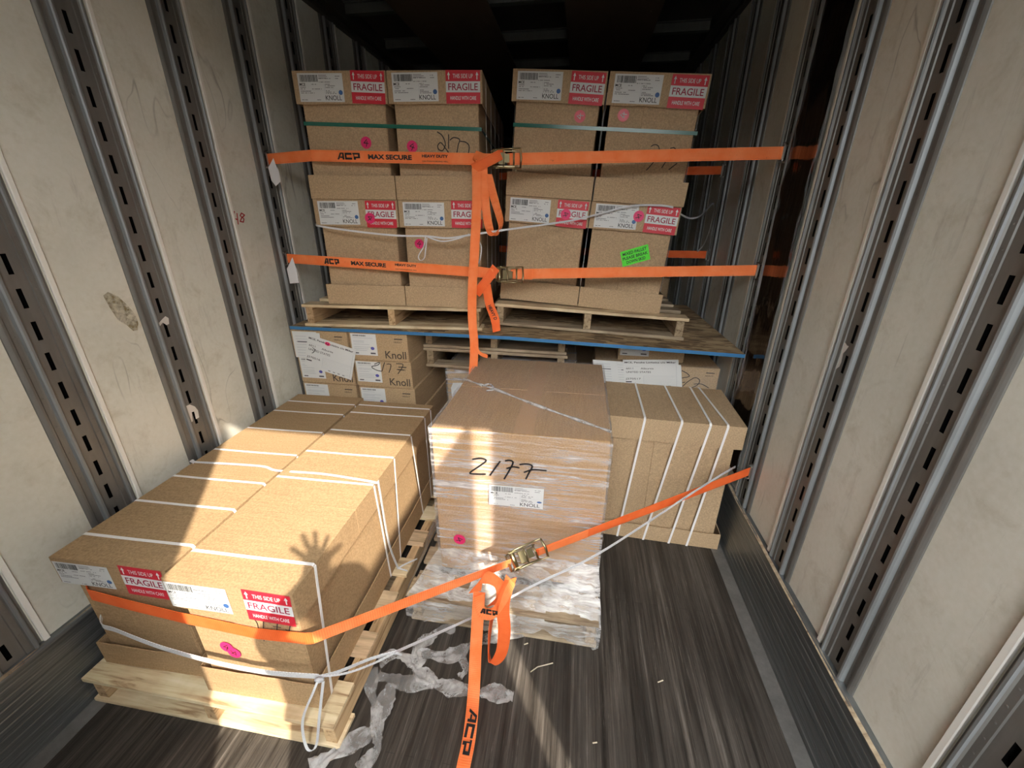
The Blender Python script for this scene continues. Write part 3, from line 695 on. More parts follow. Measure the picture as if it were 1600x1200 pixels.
def stack(base, yaw, ty, side, gaps):
    out = {}
    for tier in (0, 1):
        for c in (0, 1):
            M = base @ Matrix.Translation((c*(WL+.001)+gaps[tier][c], random.uniform(-.004, .004)+(.012 if tier == 0 else 0), tier*HL+.0005))
            nm = {0: 'lower', 1: 'upper'}[tier]; sd = {0: 'left', 1: 'right'}[c]
            lab_ = 'brown lidded carton, %s %s box of the %s stack' % (nm, sd, side)
            tt = carton(M, WL-.004, 1.22, HL-.001, .128, .107, .02, lab_, straps=(.12, .34, .56, .80, 1.02), group=GS, seed=c+tier, flap=(.45 if (c+tier) % 2 else .40),
                        lab=(.055, random.uniform(-.6, .6)), frag=(.62, random.uniform(0, 2.0), random.uniform(-.004, .002)), card=M_CARD2)
            out[(tier, c)] = (tt, M)
    return out
SL = stack(frame((-.974, 2.083, 1.149), 5.5, .5), 5.5, .5, 'left', [(0, 0), (0, 0)])
SR = stack(frame((-.041, 2.283, 1.176), -1.2, 3.9), -1.2, 3.9, 'right', [(0, 0), (0, 0.004)])
e = .0155
t_, M_ = SL[(1, 0)]; pink_on(t_, M_, (572, 223), .026, 10, e)
t_, M_ = SL[(1, 1)]; pink_on(t_, M_, (644, 229), .026, 25, e)
scribble(t_, M_, [[(683, 206), (691, 212), (696, 225), (692, 235), (686, 234), (684, 228), (689, 223), (697, 233), (702, 240)], [(701, 210), (701, 232)], [(703, 219), (709, 215), (718, 218), (716, 227), (714, 238)], [(719, 221), (727, 222), (733, 228), (732, 240)]], e, .0045)
t_, M_ = SL[(0, 0)]; pink_on(t_, M_, (578, 341), .026, 60, -.0052)
t_, M_ = SL[(0, 1)]; pink_on(t_, M_, (655, 381), .024, 10, e)
t_, M_ = SR[(1, 0)]; pink_on(t_, M_, (906, 182), .026, -90, e, ME_PINKW)
t_, M_ = SR[(1, 1)]; pink_on(t_, M_, (974, 180), .026, -90, e, ME_PINKW)
scribble(t_, M_, [[(1017, 229), (1023, 226), (1029, 229), (1030, 240), (1024, 250), (1010, 266)], [(1047, 232), (1053, 231), (1058, 236)], [(1040, 253), (1034, 262)], [(1058, 255), (1045, 265)]], e, .004)
t_, M_ = SR[(0, 0)]; pink_on(t_, M_, (884, 335), .026, 70, -.0052)
t_, M_ = SR[(0, 1)]; pink_on(t_, M_, (998, 338), .026, 70, -.0052)
# neon paper on the lower right carton
def neon(loc):
    a = Vector(loc((973, 417))); b_ = Vector(loc((1016, 405))); c = Vector(loc((969, 394)))
    U_, V_ = b_-a, c-a; it = rect(0, 0, 1, 1, 1, 1)
    for k, s_ in enumerate(('DOWN SKID', 'PLEASE BREAK', 'MIXED PALLET')): it += text(s_, .5, .10+.29*k, .20, (.68, .90, .86)[k], 0, 2, .02, align='C')
    return [([tuple(a+U_*p+V_*q_) for p, q_ in pts], mi, lay) for pts, mi, lay in it]
on_box(SR[(0, 1)][0], SR[(0, 1)][1], 'neon_note', None, neon, [M_BLACK, M_GREENL], .0155)['label'] = 'neon green note reading mixed pallet please break down skid'
# green bands round the top tier
def band(M, W, L, z, lab, sl):
    b = MB(); q = .0; e_ = .0135
    P = [(e_, e_, z), (W/2, e_-.001, z+sl/2), (W-e_, e_, z+sl), (W-e_, L-e_, z+sl), (e_, L-e_, z), (e_, e_, z)]
    b.ribbon([M @ Vector(p) for p in P], (M.to_3x3() @ Vector((0, 0, 1))), .016, .0012); return tag(b.build('strapping_band', M_GREENS), lab, 'strap', 'green plastic bands round the upper cartons')
band(SL[(1, 0)][1], 2*WL+.003, 1.22, HL-.205, 'glossy green plastic band around the upper tier of the left stack', -.022)
band(SR[(1, 0)][1], 2*WL+.009, 1.22, HL-.222, 'glossy green plastic band around the upper tier of the right stack', .0)
# carton stack further back
for i, (x, z, h) in enumerate(((.62, 1.16, .50), (.62, 1.67, .32))):
    M = frame((x, 3.62, z), 1)
    carton(M, .44, .9, h, .10, .09, .018, ('brown carton behind the right stack, deeper in the trailer, lower one', 'brown carton behind the right stack, deeper in the trailer, upper one')[i], group='cartons deeper in the trailer', card=M_CARD2, front=False)
carton(frame((-.38, 3.62, 1.16), 0), .44, .9, .50, .10, .09, .018, 'brown carton seen through the gap between the stacks, below', group='cartons deeper in the trailer', card=M_CARD2, front=False)
carton(frame((-.38, 3.62, 1.665), 0), .44, .9, .40, .10, .09, .018, 'brown carton with pale label seen through the gap between the stacks, above', group='cartons deeper in the trailer', card=M_CARD2, seed=2)
b = MB(); b.box((-1.1, 3.5, 0), (1.12, 4.7, 1.155)); tag(b.build('wrapped_carton', M_CARD2, bevel=.01), 'large dark carton deep in the trailer behind the strand board', 'box')

# ================= lower deck goods
def knoll_carton(M, W, D, H, label, group, seed=0, txt=True, lab=True):
    t = empty('flat_carton', M); tag(t, label, 'box', group)
    b = MB(); b.box((0, 0, 0), (W, D, H)); b.build('box_body', M_CARD3, t, bevel=.003)
    b = MB(); b.box((-.0005, -.0006, H*.50), (W*.999, .002, H*.505)); b.box((W-.002, .02, H*.5), (W+.0006, D-.02, H*.506)); b.build('tape_seam', M_CARDR, t)
    it = []
    if txt: it += text('Knoll', .60*W, .10*H, .28*H, .36*W, 0, 2, .012)
    it += text('HEAVY', .77*W, .68*H, .06*H, .14*W, 0, 2, .01) + rect(.78*W, .80*H, .92*W, .84*H, 0, 2)
    b = MB(); b.flat(it, (0, -.0006, 0), XU, ZV); b.build('printed_lettering', M_INK2, t)
    if lab:
        R = random.Random(seed); it = rect(0, 0, 1, 1, 0, 1)
        x = .08
        while x < .6: d = R.choice([.01, .02]); it += rect(x, .88, x+d, .95, 1, 2); x += d+.013
        for y_ in (.80, .66, .60, .50, .38, .30, .22): it += rect(.08, y_, R.uniform(.5, .9), y_+.018, 3, 2)
        it += disc(.82, .34, .075, 4, 3); it += rect(.72, .07, .92, .14, 2, 2)+rect(.08, .07, .25, .12, 2, 2)
        b = MB(); b.flat(it, (.03*W, -.0006, .18*H), (.44*W, 0, 0), (0, 0, .78*H)); b.build('shipping_label', [M_WHITE, M_BLACK, M_GREY, M_LGREY, M_PURP], t)
    return t
GK = 'flat cartons stacked under the strand board by the left wall'
rown = ['top', 'second', 'third', 'fourth', 'fifth', 'bottom']
for r_ in range(6):
    for c in (0, 1):
        z = 1.0-.1625*(r_+1); M = frame((-1.222+c*.353+(.01*r_ if c else .004*r_), 2.055+.004*((r_*7+c*3) % 4), z), 0.3)
        knoll_carton(M, .345, .62, .1615, 'flat brown carton, %s row, %s column, under the left of the strand board' % (rown[r_], ('left', 'right')[c]), GK, seed=r_*2+c, txt=True)
# 2177 on the second row, right column
bpy.context.view_layer.update()
par = [q for q in bpy.data.objects if q.get('label', '').startswith('flat brown carton, second row, right column')][0]
scribble(par, par.matrix_world.copy(), [[(585, 569), (593, 566), (591, 570), (581, 573), (588, 578), (596, 580)], [(601, 566), (597, 580)], [(604, 569), (611, 570), (608, 582)], [(619, 568), (630, 570), (622, 584)], [(620, 577), (632, 578)]], -.0015, .0045)

# papers
def sheet(name, corners, plane, items_fn, mats, label, wob=.004, group=None):
    """thin paper; corners = px of lower left, lower right, upper left on the plane y = value"""
    a, b_, c = [at(*p, 'y', plane) for p in corners]; U_, V_ = b_-a, c-a
    m_ = MB(); n = 5; P = []; N_ = U_.cross(V_).normalized()
    for j in range(n):
        for i in range(n): P.append(a+U_*(i/(n-1))+V_*(j/(n-1)))
    F = [(j*n+i, j*n+i+1, (j+1)*n+i+1, (j+1)*n+i) for j in range(n-1) for i in range(n-1)]
    m_.add(P+[p-N_*.0008 for p in P], F+[tuple(n*n+k for k in f[::-1]) for f in F], 0)
    m_.flat([(pts, mi, lay) for pts, mi, lay in items_fn()], a+N_*.0006, U_, V_); o = m_.build(name, mats); return tag(o, label, 'paper', group)
def doc(last, head='MCE, Penske Logistics c/o Miller', head2=True):
    R = random.Random(5); it = []
    it += text(head, .03, .86, .075, .92, 1, 2, .02)
    it += text('6011      Alburtis', .05, .66, .06, .5, 1, 2, .005)+text('UNITED STATES', .05, .53, .065, .45, 1, 2, .005)+text(last, .03, .27, .08, .28, 1, 2, .005)
    it += rect(.36, .10, .96, .105, 3, 2)+rect(.36, .42, .96, .425, 3, 2)+rect(.955, .05, .96, .8, 3, 2)+rect(.36, .10, .364, .425, 3, 2)
    for k in range(6): it += rect(.37, .15+.045*k, R.uniform(.6, .95), .153+.045*k, 3, 2)
    for k in range(5): it += rect(.05, .76+.0*k, .3, .765, 3, 2) if k == 0 else rect(.4+.1*k, .055, .45+.1*k, .075, 2, 2)
    it += rect(.03, .19, .14, .225, 1, 2); return it
PM4 = [M_WHITE, M_BLACK, M_GREY, M_LGREY, M_PINK]
def small(): return sum([rect(.1, .85-.11*k, .5+.08*((k*3) % 5), .865-.11*k, 3, 2) for k in range(8)], [])+rect(.15, .62, .8, .66, 2, 2)
sheet('packing_slip', [(463, 558), (505, 560), (456, 519)], 2.045, small, PM4, 'small white packing slip left behind the tilted delivery sheet', group='white papers on the lower left cartons')
sheet('delivery_sheet', [(476, 570), (549, 594), (481, 522)], 2.035, lambda: doc('J270516')+disc(.42, .90, .055, 4, 3)+stroke([(.12, .64), (.19, .60), (.16, .50), (.13, .46)], .016, 1, 3)+stroke([(.40, .93), (.39, .88), (.45, .88)], .012, 1, 4)+stroke([(.435, .925), (.43, .86)], .012, 1, 4), PM4,
      'tilted white delivery sheet with a pink sticker on the left cartons', group='white delivery sheets')

# middle: spare pallets and film wrapped box below them
t1 = pallet(frame((-.50, 2.225, .882), 2.0, 1.0), .86, 1.0, 'upper spare pallet directly beneath the strand board', old=True, H=.118, fw=.09)
t2 = pallet(frame((-.50, 2.225, .758), 2.0, 1.0), .86, 1.0, 'lower spare pallet beneath the strand board, above the wrapped crate', old=True, H=.121, fw=.10)
b = MB(); b.box((0, 0, 0), (.80, .8, .738)); tt = empty('wrapped_carton', frame((-.385, 2.30, .0), 1)); b.build('box_body', M_CARD3, tt, bevel=.006)
b = MB(); b.box((-.006, -.006, .02), (.806, .806, .744)); b.build('stretch_film', M_FILM, tt)
b = MB(); b.add([(.03, -.008, .50), (.12, -.008, .50), (.125, -.008, .61), (.10, -.008, .64), (.04, -.008, .635), (.025, -.008, .60)], [(0, 1, 2, 3, 4, 5)]); b.build('white_label', M_WHITE, tt)
b = MB(); b.flat(disc(.02, .44, .025), (0, -.0085, 0), XU, ZV); b.build('round_sticker', M_PINK, tt)
tag(tt, 'film wrapped brown box with a blank white label beneath the spare pallets', 'box')

# right: wrapped flat cartons behind the strapped carton
GR = 'film wrapped flat cartons behind the right carton'
for i, (x, z, W, H, y_, tx, lb) in enumerate(((.52, .66, .36, .165, 2.31, 0, 0), (.885, .66, .325, .16, 2.31, 0, 0), (.65, .826, .37, .155, 2.36, 1, 1))):
    knoll_carton(frame((x, y_, z), -1), W, .6, H, ('flat brown carton behind the right delivery sheets', 'flat brown carton with black marker loops by the right wall', 'flat brown carton with a blue dot label just under the strand board')[i], GR, seed=20+i, lab=bool(lb), txt=bool(0))
bpy.context.view_layer.update()
par = [q for q in bpy.data.objects if q.get('label', '').startswith('flat brown carton with black marker')][0]
scribble(par, par.matrix_world.copy(), [[(1065, 579), (1073, 583), (1077, 588), (1068, 590), (1060, 593), (1062, 598), (1070, 597)], [(1066, 604), (1075, 596), (1086, 590), (1093, 594), (1090, 601), (1080, 606)], [(1084, 600), (1096, 600), (1107, 606)]], -.001, .0045)
for z, h in ((.0, .655),):
    tt = empty('wrapped_carton', frame((.52, 2.33, z), -1)); b = MB(); b.box((0, 0, 0), (.685, .62, h)); b.build('box_body', M_CARD3, tt, bevel=.005); tag(tt, 'tall carton block hidden behind the right strapped carton', 'box')
b = MB(); P = []
for j in range(6):
    for i in range(16):
        P.append((.50+.72*i/15, 2.298-random.uniform(0, .006), .60+.24*j/5+(.012*math.sin(i*.9) if j == 5 else 0)))
b.add(P, [(j*16+i, j*16+i+1, (j+1)*16+i+1, (j+1)*16+i) for j in range(5) for i in range(15)], smooth=True); tag(b.build('stretch_film', M_FILMT), 'stretch film drawn round the flat cartons behind the right carton', 'film')
sheet('packing_slip', [(930, 597), (984, 601), (926, 562)], 2.288, small, PM4, 'white packing slip beside the right delivery sheet, left one', group='white papers on the lower right cartons')
sheet('packing_slip', [(957, 599), (1066, 606), (953, 564)], 2.284, small, PM4, 'white packing slip partly covered by the right delivery sheet', group='white papers on the lower right cartons')
sheet('delivery_sheet', [(976, 605), (1061, 606), (973, 562)], 2.279, lambda: doc('J270517'), PM4, 'white delivery sheet behind the top edge of the right strapped carton', group='white delivery sheets')

# ================= ratchet straps
def ratchet(M, label='gold zinc ratchet buckle', parent=None):
    """ratchet lying in local x (length) / z (width), y toward the load"""
    o = MB(); o.tube([(-.030, -.012, -.040), (-.030, -.012, .040)], .0095, 10); fr = o.build('ratchet_buckle', M_GOLD, parent, M)
    for x, y_, h_ in ((.056, -.005, .034), (-.048, 0, .034)): o = MB(); o.tube([(x, y_, -h_), (x, y_, h_)], .004, 8); o.build('cross_pin', M_GOLD, fr)
    for z in (-.031, .031):
        pr = [(-.052, -.010), (-.040, -.022), (-.015, -.024), (.02, -.018), (.062, -.012), (.066, -.004), (.058, .004), (.0, .008), (-.045, .006)]
        a = [(x, y_, z-.0013) for x, y_ in pr]; c = [(x, y_, z+.0013) for x, y_ in pr]; n = len(pr); o = MB()
        o.add(a+c, [tuple(range(n))[::-1], tuple(range(n, 2*n))]+[(k, (k+1) % n, n+(k+1) % n, n+k) for k in range(n)]); o.build('side_plate', M_GOLD, fr)
        ring = [(-.030+.017*math.cos(k*math.pi/9)*(1 if k % 2 else .82), -.012+.017*math.sin(k*math.pi/9)*(1 if k % 2 else .82)) for k in range(18)]
        s_ = .0035 if z > 0 else -.0035; o = MB()
        a = [(x, y_, z+s_-.001) for x, y_ in ring]; c = [(x, y_, z+s_+.001) for x, y_ in ring]
        o.add(a+c, [tuple(range(18))[::-1], tuple(range(18, 36))]+[(k, (k+1) % 18, 18+(k+1) % 18, 18+k) for k in range(18)]); o.build('ratchet_wheel', M_GOLD, fr)
    o = MB()
    for z in (-.037, .037): o.tube([(-.030, -.014, z), (.0, -.030, z), (.045, -.030, z*1.02), (.088, -.020, z*1.06)], .0038, 6)
    o.tube([(.088, -.020, -.040), (.092, -.020, 0), (.088, -.020, .040)], .0045, 8); o.tube([(.012, -.030, -.036), (.012, -.030, .036)], .003, 6)
    o.build('handle', M_GOLD, fr)
    o = MB(); o.box((-.012, -.026, -.024), (.018, -.022, .024)); o.box((.018, -.034, -.018), (.040, -.031, .018)); o.build('pawl', M_GOLD, fr, bevel=.001)
def hook(parent, p, side, sc=1):
    """spring fitting that grips a slot"""
    o = MB(); x, y_, z = p; s_ = side
    o.tube([(x-s_*.012, y_-.006, z-.034), (x-s_*.002, y_-.006, z-.036), (x+s_*.004, y_, z-.026), (x+s_*.004, y_, z+.026), (x-s_*.002, y_-.006, z+.036), (x-s_*.012, y_-.006, z+.034)], .0042*sc, 6)
    o.box((x-.004, y_-.006, z-.024), (x+.004, y_+.004, z+.024)); o.tube([(x+s_*.003, y_, z-.034), (x+s_*.018, y_+.002, z-.036)], .004, 6); o.tube([(x+s_*.003, y_, z+.030), (x+s_*.018, y_+.002, z+.030)], .004, 6)
    return o.build('wall_fitting', M_STEEL, parent)
def printed(parent, px0, px1, top, axis, val, items_fn):
    """ink on a strap whose face is the plane y=val; px0/px1 = ends of its centre line"""
    pass
def strap_letters(parent, a, b_, up, segs, off=.0022, name='printed_lettering'):
    """segs: (text, start m, height, width, v centre) along the straight run a->b"""
    U_ = (b_-a).normalized(); V_ = up.normalized(); it = []
    for (s_, x, h, w_, v) in segs: it += text(s_, x, v-h/2, h, w_, 0, 1, .03)
    m_ = MB(); m_.flat(it, a-(U_.cross(V_)).normalized()*(-off), U_, V_); return m_.build(name, M_BLACK, parent)
def acp_logo(x, v, h, w_):
    """slanted A, C and P of the strap's mark, drawn as bars"""
    s_ = w_/3.0; t_ = h*.30; y0_, y1_ = v-h/2, v+h/2; it = []
    it += [([(x, y0_), (x+t_*1.1, y0_), (x+s_*.62, y1_), (x+s_*.42, y1_)], 0, 1), ([(x+s_*.50, y1_), (x+s_*.92, y1_), (x+s_*.92, y0_), (x+s_*.92-t_, y0_), (x+s_*.92-t_, y1_-t_*.6), (x+s_*.50, y1_-t_*.6)], 0, 1), ([(x+s_*.35, v-t_*.9), (x+s_*.8, v-t_*.9), (x+s_*.8, v-t_*.2), (x+s_*.42, v-t_*.2)], 0, 1)]
    x2 = x+s_*1.02; it += rect(x2, y0_+t_*.5, x2+t_, y1_-t_*.5, 0, 1)+rect(x2, y1_-t_, x2+s_*.92, y1_, 0, 1)+rect(x2, y0_, x2+s_*.92, y0_+t_, 0, 1)
    x3 = x+s_*2.04; it += rect(x3, y1_-t_*.8, x3+s_*.95, y1_, 0, 1)+rect(x3+s_*.95-t_*1.1, v-t_*.9, x3+s_*.95, y1_-t_*.8, 0, 1)+rect(x3+s_*.12, v-t_*.9, x3+s_*.95, v-t_*.1, 0, 1)+rect(x3+s_*.12, y0_, x3+s_*.12+t_*1.2, v-t_*.1, 0, 1)+rect(x3+s_*.12, v-t_*.1, x3+s_*.12+t_*.5, y1_-t_*.8, 0, 1)
    return it
UP = Vector((0, 0, 1))
def upper_strap(lab, hl_, cl, rat, hr, tagpx, tail, texts):
    t = empty('ratchet_strap', Matrix.Translation(hl_)); tag(t, lab, 'strap', 'orange ratchet straps across the load')
    t.matrix_world = Matrix.Identity(4)
    b = MB(); L = [hl_, hl_.lerp(cl, .97), cl, cl.lerp(rat, .03), rat-Vector((.045, 0, 0))]; b.ribbon(L, UP, .049, .002); b.build('webbing', M_WEB, t)
    b = MB(); b.ribbon([rat+Vector((.035, 0, 0)), hr.lerp(rat, .5), hr], UP, .049, .002, u0=.3); b.build('webbing', M_WEB, t)
    b = MB(); b.ribbon([rat+Vector((.03, -.003, 0)), rat+Vector((.14, -.003, .0))], UP, .047, .0022); b.build('sewn_fold', M_WEB, t)
    ratchet(Matrix.Translation(rat+Vector((.005, -.004, 0))), parent=t)
    hook(t, hl_, -1); hook(t, hr, 1)
    U_ = (rat-cl).normalized(); m_ = MB(); it = acp_logo(texts[0], .0, .029, texts[1])
    it += text('MAX SECURE', texts[2], -.011, .021, texts[3], 0, 1, .045)+text('HEAVY DUTY', texts[4], .001, .0125, texts[5], 0, 1, .045)+text('CAUTION/WARNING WILL', texts[4], -.0165, .0045, texts[5], 0, 1, .02)
    m_.flat(it, cl+Vector((0, -.0016, 0)), U_, UP); m_.build('printed_lettering', M_BLACK, t)
    b = MB(); P = [at(*p, 'y', hl_.y-.02) for p in tagpx]; b.add(P, [tuple(range(len(P)))]); b.build('care_tag', mat('silver_tag', (.80, .80, .82), .35, .1), t)
    return t
H1L, H1R = Vector((-1.228, 2.158, 1.872)), Vector((1.228, 2.160, 1.862)); C1 = Vector((-.945, 2.072, 1.868))
C1 = at(487, 243, 'y', 2.066); RT1 = at(783, 249, 'y', 2.105)
S1 = upper_strap('upper orange ratchet strap printed MAX SECURE across both stacks', H1L, C1, RT1, H1R, [(427, 247), (436, 270), (438, 284), (431, 291), (424, 282), (419, 262)], None, (.13, .115, .285, .215, .55, .125))
H2L, H2R = Vector((-1.228, 2.158, 1.382)), Vector((1.228, 2.160, 1.372)); C2 = at(512, 408, 'y', 2.066); RT2 = at(789, 428, 'y', 2.105)
S2 = upper_strap('lower orange ratchet strap printed MAX SECURE across both stacks', H2L, C2, RT2, H2R, [(457, 402), (463, 420), (467, 442), (453, 443), (448, 420)], None, (-.02, .085, .13, .19, .37, .115))
# folded knots and hanging tails
def rib_px(parent, pts, width, name='webbing', material=None, wdirs=None, n=5, th=.002):
    """pts = (px, py, y-plane)"""
    P = [at(a, c, 'y', y_) for a, c, y_ in pts]; S = smooth(P, n)
    b = MB(); W_ = wdirs if wdirs else Vector((1, 0, 0))
    if isinstance(W_, list):
        W_ = [Vector(q_) for q_ in W_]; W_ = smooth(W_, n)
    b.ribbon(S, W_, width, th); return b.build(name, material or M_WEB, parent)
# upper knot
rib_px(S1, [(789, 238, 2.085), (776, 245, 2.068), (757, 255, 2.058), (739, 264, 2.066)], .043, wdirs=[(.40, 0, -.9), (.42, 0, -.9), (.42, 0, -.9), (.42, 0, -.9)], name='webbing_knot', material=M_WEB2)
rib_px(S1, [(741, 242, 2.088), (754, 247, 2.072), (768, 252, 2.066)], .040, wdirs=[(.5, 0, .85), (.42, 0, .9), (.42, 0, .9)], name='webbing_knot', material=M_WEB)
rib_px(S1, [(755, 262, 2.07), (757, 300, 2.06), (762, 345, 2.055), (770, 368, 2.045), (781, 358, 2.06), (782, 345, 2.07), (772, 310, 2.08), (762, 272, 2.085)], .040, wdirs=[(1, .1, 0), (1, .1, 0), (1, .3, 0), (.7, .8, 0), (.2, 1, .1), (.5, .7, .3), (.8, .5, .2), (1, .2, 0)], name='webbing_loop')
rib_px(S1, [(745, 262, 2.066), (745, 320, 2.04), (741, 400, 2.025), (738, 450, 2.025), (738, 500, 2.02), (741, 540, 2.02), (739, 585, 2.02), (737, 640, 2.02)], .046, name='webbing_tail')
rib_px(S1, [(743, 540, 2.015), (750, 552, 2.01), (762, 557, 2.01)], [.02]*11, wdirs=[(.7, 0, .5), (.2, 0, 1), (.1, 0, 1)], name='webbing_end')
# lower knot and short tail
rib_px(S2, [(742, 424, 2.088), (756, 426, 2.075), (770, 428, 2.07)], .052, wdirs=[(.1, 0, 1), (.1, 0, 1), (.2, 0, 1)], name='webbing_knot', material=M_WEB)
rib_px(S2, [(775, 418, 2.08), (765, 432, 2.062), (754, 447, 2.052), (744, 459, 2.058)], .046, wdirs=[(.75, 0, -.65)]*4, name='webbing_knot', material=M_WEB2)
rib_px(S2, [(760, 445, 2.06), (765, 475, 2.045), (773, 497, 2.03), (776, 518, 2.02)], [.046]*12+[.043]*4, wdirs=[(1, 0, .2), (1, 0, .25), (.95, 0, .2), (1, 0, .3)], name='webbing_tail', material=M_WEB2)
b = MB(); o1 = at(762, 478, 'y', 2.028); u1 = (at(779, 515, 'y', 2.028)-o1).normalized(); b.flat(text('HEAVY DUTY', .0, 0, .018, .12, 0, 1, .03), o1, u1, Vector((u1.z*-1, 0, u1.x))*1.0); b.build('printed_lettering', M_BLACK, S2)

# lower strap over the front cartons
S3 = empty('ratchet_strap'); tag(S3, 'front orange ratchet strap running from the left cartons to the right wall', 'strap', 'orange ratchet straps across the load')
HK = Vector((1.205, 1.735, .533)); HK = Vector((1.228, 1.742, .522))
cB = Vector((-.345, .706, .437)); cA = at(136, 928, 'y', .735); 
P = [Vector((-1.212, 1.0, .475)), Vector((-1.20, .80, .47)), at(140, 929, 'y', .738), at(200, 945, 'y', .728), at(283, 965, 'y', .722), at(400, 990, 'y', .722), at(478, 998, 'y', .718), at(489, 997, 'y', .722)]
b = MB(); b.ribbon(P, UP, .046, .002); b.build('webbing', M_WEB2, S3)
CB = P[-1]; dirn = (HK-CB); RP = CB+dirn*((at(815, 900, 'y', 1.115).x-CB.x)/dirn.x)
b = MB(); b.ribbon([CB, CB.lerp(RP, .5), CB.lerp(RP, .94)], [(0, 0, 1), (.05, -.1, 1), (.1, -.25, 1)], .044, .002, u0=.2); b.build('webbing', M_WEB, S3)
b = MB(); b.ribbon([RP.lerp(HK, .05), RP.lerp(HK, .5), RP.lerp(HK, .93), HK], [(0, -.3, 1), (0, -.1, 1), (0, 0, 1), (0, 0, 1)], .044, .002, u0=.7); b.build('webbing', M_WEB2, S3)
b = MB(); b.ribbon([RP.lerp(HK, .06)+Vector((0, -.003, 0)), RP.lerp(HK, .24)+Vector((0, -.003, 0))], [(0, -.3, 1), (0, -.2, 1)], .042, .002); b.build('sewn_fold', M_WEB, S3)
hook(S3, HK, 1)
ang = math.atan2(dirn.y, dirn.x); sl = math.atan2(dirn.z, math.hypot(dirn.x, dirn.y))
ratchet(Matrix.Translation(RP+Vector((0, 0, .0))) @ Matrix.Rotation(ang, 4, 'Z') @ Matrix.Rotation(-sl-.05, 4, 'Y') @ Matrix.Rotation(math.radians(-58), 4, 'X') @ Matrix.Diagonal((1.0, 1.0, .85, 1)), parent=S3)
# its knot, loops and long tail down to the floor
yk = 1.03
rib_px(S3, [(742, 925, yk), (752, 905, yk-.02), (770, 905, yk-.03), (783, 925, yk-.02), (772, 945, yk-.01)], .05, wdirs=[(.9, 0, .4), (.4, 0, .9), (-.1, .2, 1), (.6, .4, .6), (1, .2, .3)], name='webbing_knot', material=M_WEB, n=8)
rib_px(S3, [(748, 930, yk-.02), (752, 955, yk-.04), (770, 958, yk-.05), (786, 935, yk-.035), (798, 905, yk-.01)], .045, wdirs=[(.8, 0, .5), (.5, .2, .8), (0, .3, 1), (-.4, .3, .8), (-.7, .2, .6)], name='webbing_knot', material=M_WEB, n=8)
rib_px(S3, [(797, 905, yk-.01), (786, 945, yk-.04), (788, 985, yk-.06), (783, 1020, yk-.06), (770, 1036, yk-.05), (764, 1025, yk-.03), (766, 985, yk-.02), (771, 955, yk-.02)], .045, wdirs=[(.9, .3, .2), (1, .2, 0), (1, 0, -.15), (.75, 0, -.65), (.25, .3, -.9), (-.1, .9, -.4), (.12, 1, 0), (.3, 1, 0)], name='webbing_loop', material=M_WEB2, n=7)
Pt = [at(749, 925, 'y', yk), at(747, 955, 'y', 1.0), at(745, 990, 'y', .985), at(743, 1022, 'y', .965), at(742, 1048, 'y', .94), at(740, 1085, 'z', .014), at(736, 1130, 'z', .010), at(731, 1165, 'z', .004), at(722, 1210, 'z', .004), at(712, 1290, 'z', .004)]
print('tail', [tuple(round(c, 3) for c in p) for p in Pt])
S_ = smooth(Pt, 6); b = MB(); b.ribbon(S_, (1, .03, 0), .043, .002); b.build('webbing_tail', M_WEB, S3)
b = MB(); o1 = at(741, 1108, 'z', .0155); o2 = at(726, 1180, 'z', .0095); u1 = (o2-o1); Lw = u1.length; u1.normalize(); v1 = Vector((-u1.y, u1.x, 0)).normalized()
b.flat(acp_logo(0, 0, .030, Lw), o1+Vector((0, 0, .0005)), u1, v1); b.build('printed_lettering', M_BLACK, S3)
b = MB(); o1 = at(750, 957, 'y', yk-.08); b.flat(acp_logo(0, .010, .024, .060), o1, Vector((.98, 0, -.05)).normalized(), Vector((.05, 0, .98)).normalized()); 
o_ = b.build('printed_lettering', M_BLACK, S3)
# two more straps further in
for px, py, lab in ((1128, 266, 'upper orange strap end hooked to the right wall deeper in the trailer'), (1104, 398, 'lower orange strap end hooked to the right wall deeper in the trailer')):
    q_ = at(px, py, 'x', 1.226); t = empty('ratchet_strap'); tag(t, lab, 'strap', 'orange strap ends deeper in the trailer')
    b = MB(); b.ribbon([q_, Vector((.9, 3.02, q_.z+.0)), Vector((-.9, 3.40, q_.z)), Vector((-1.2, 3.40, q_.z))], UP, .047, .002); b.build('webbing', M_WEB2, t); hook(t, q_, 1, 1.2)

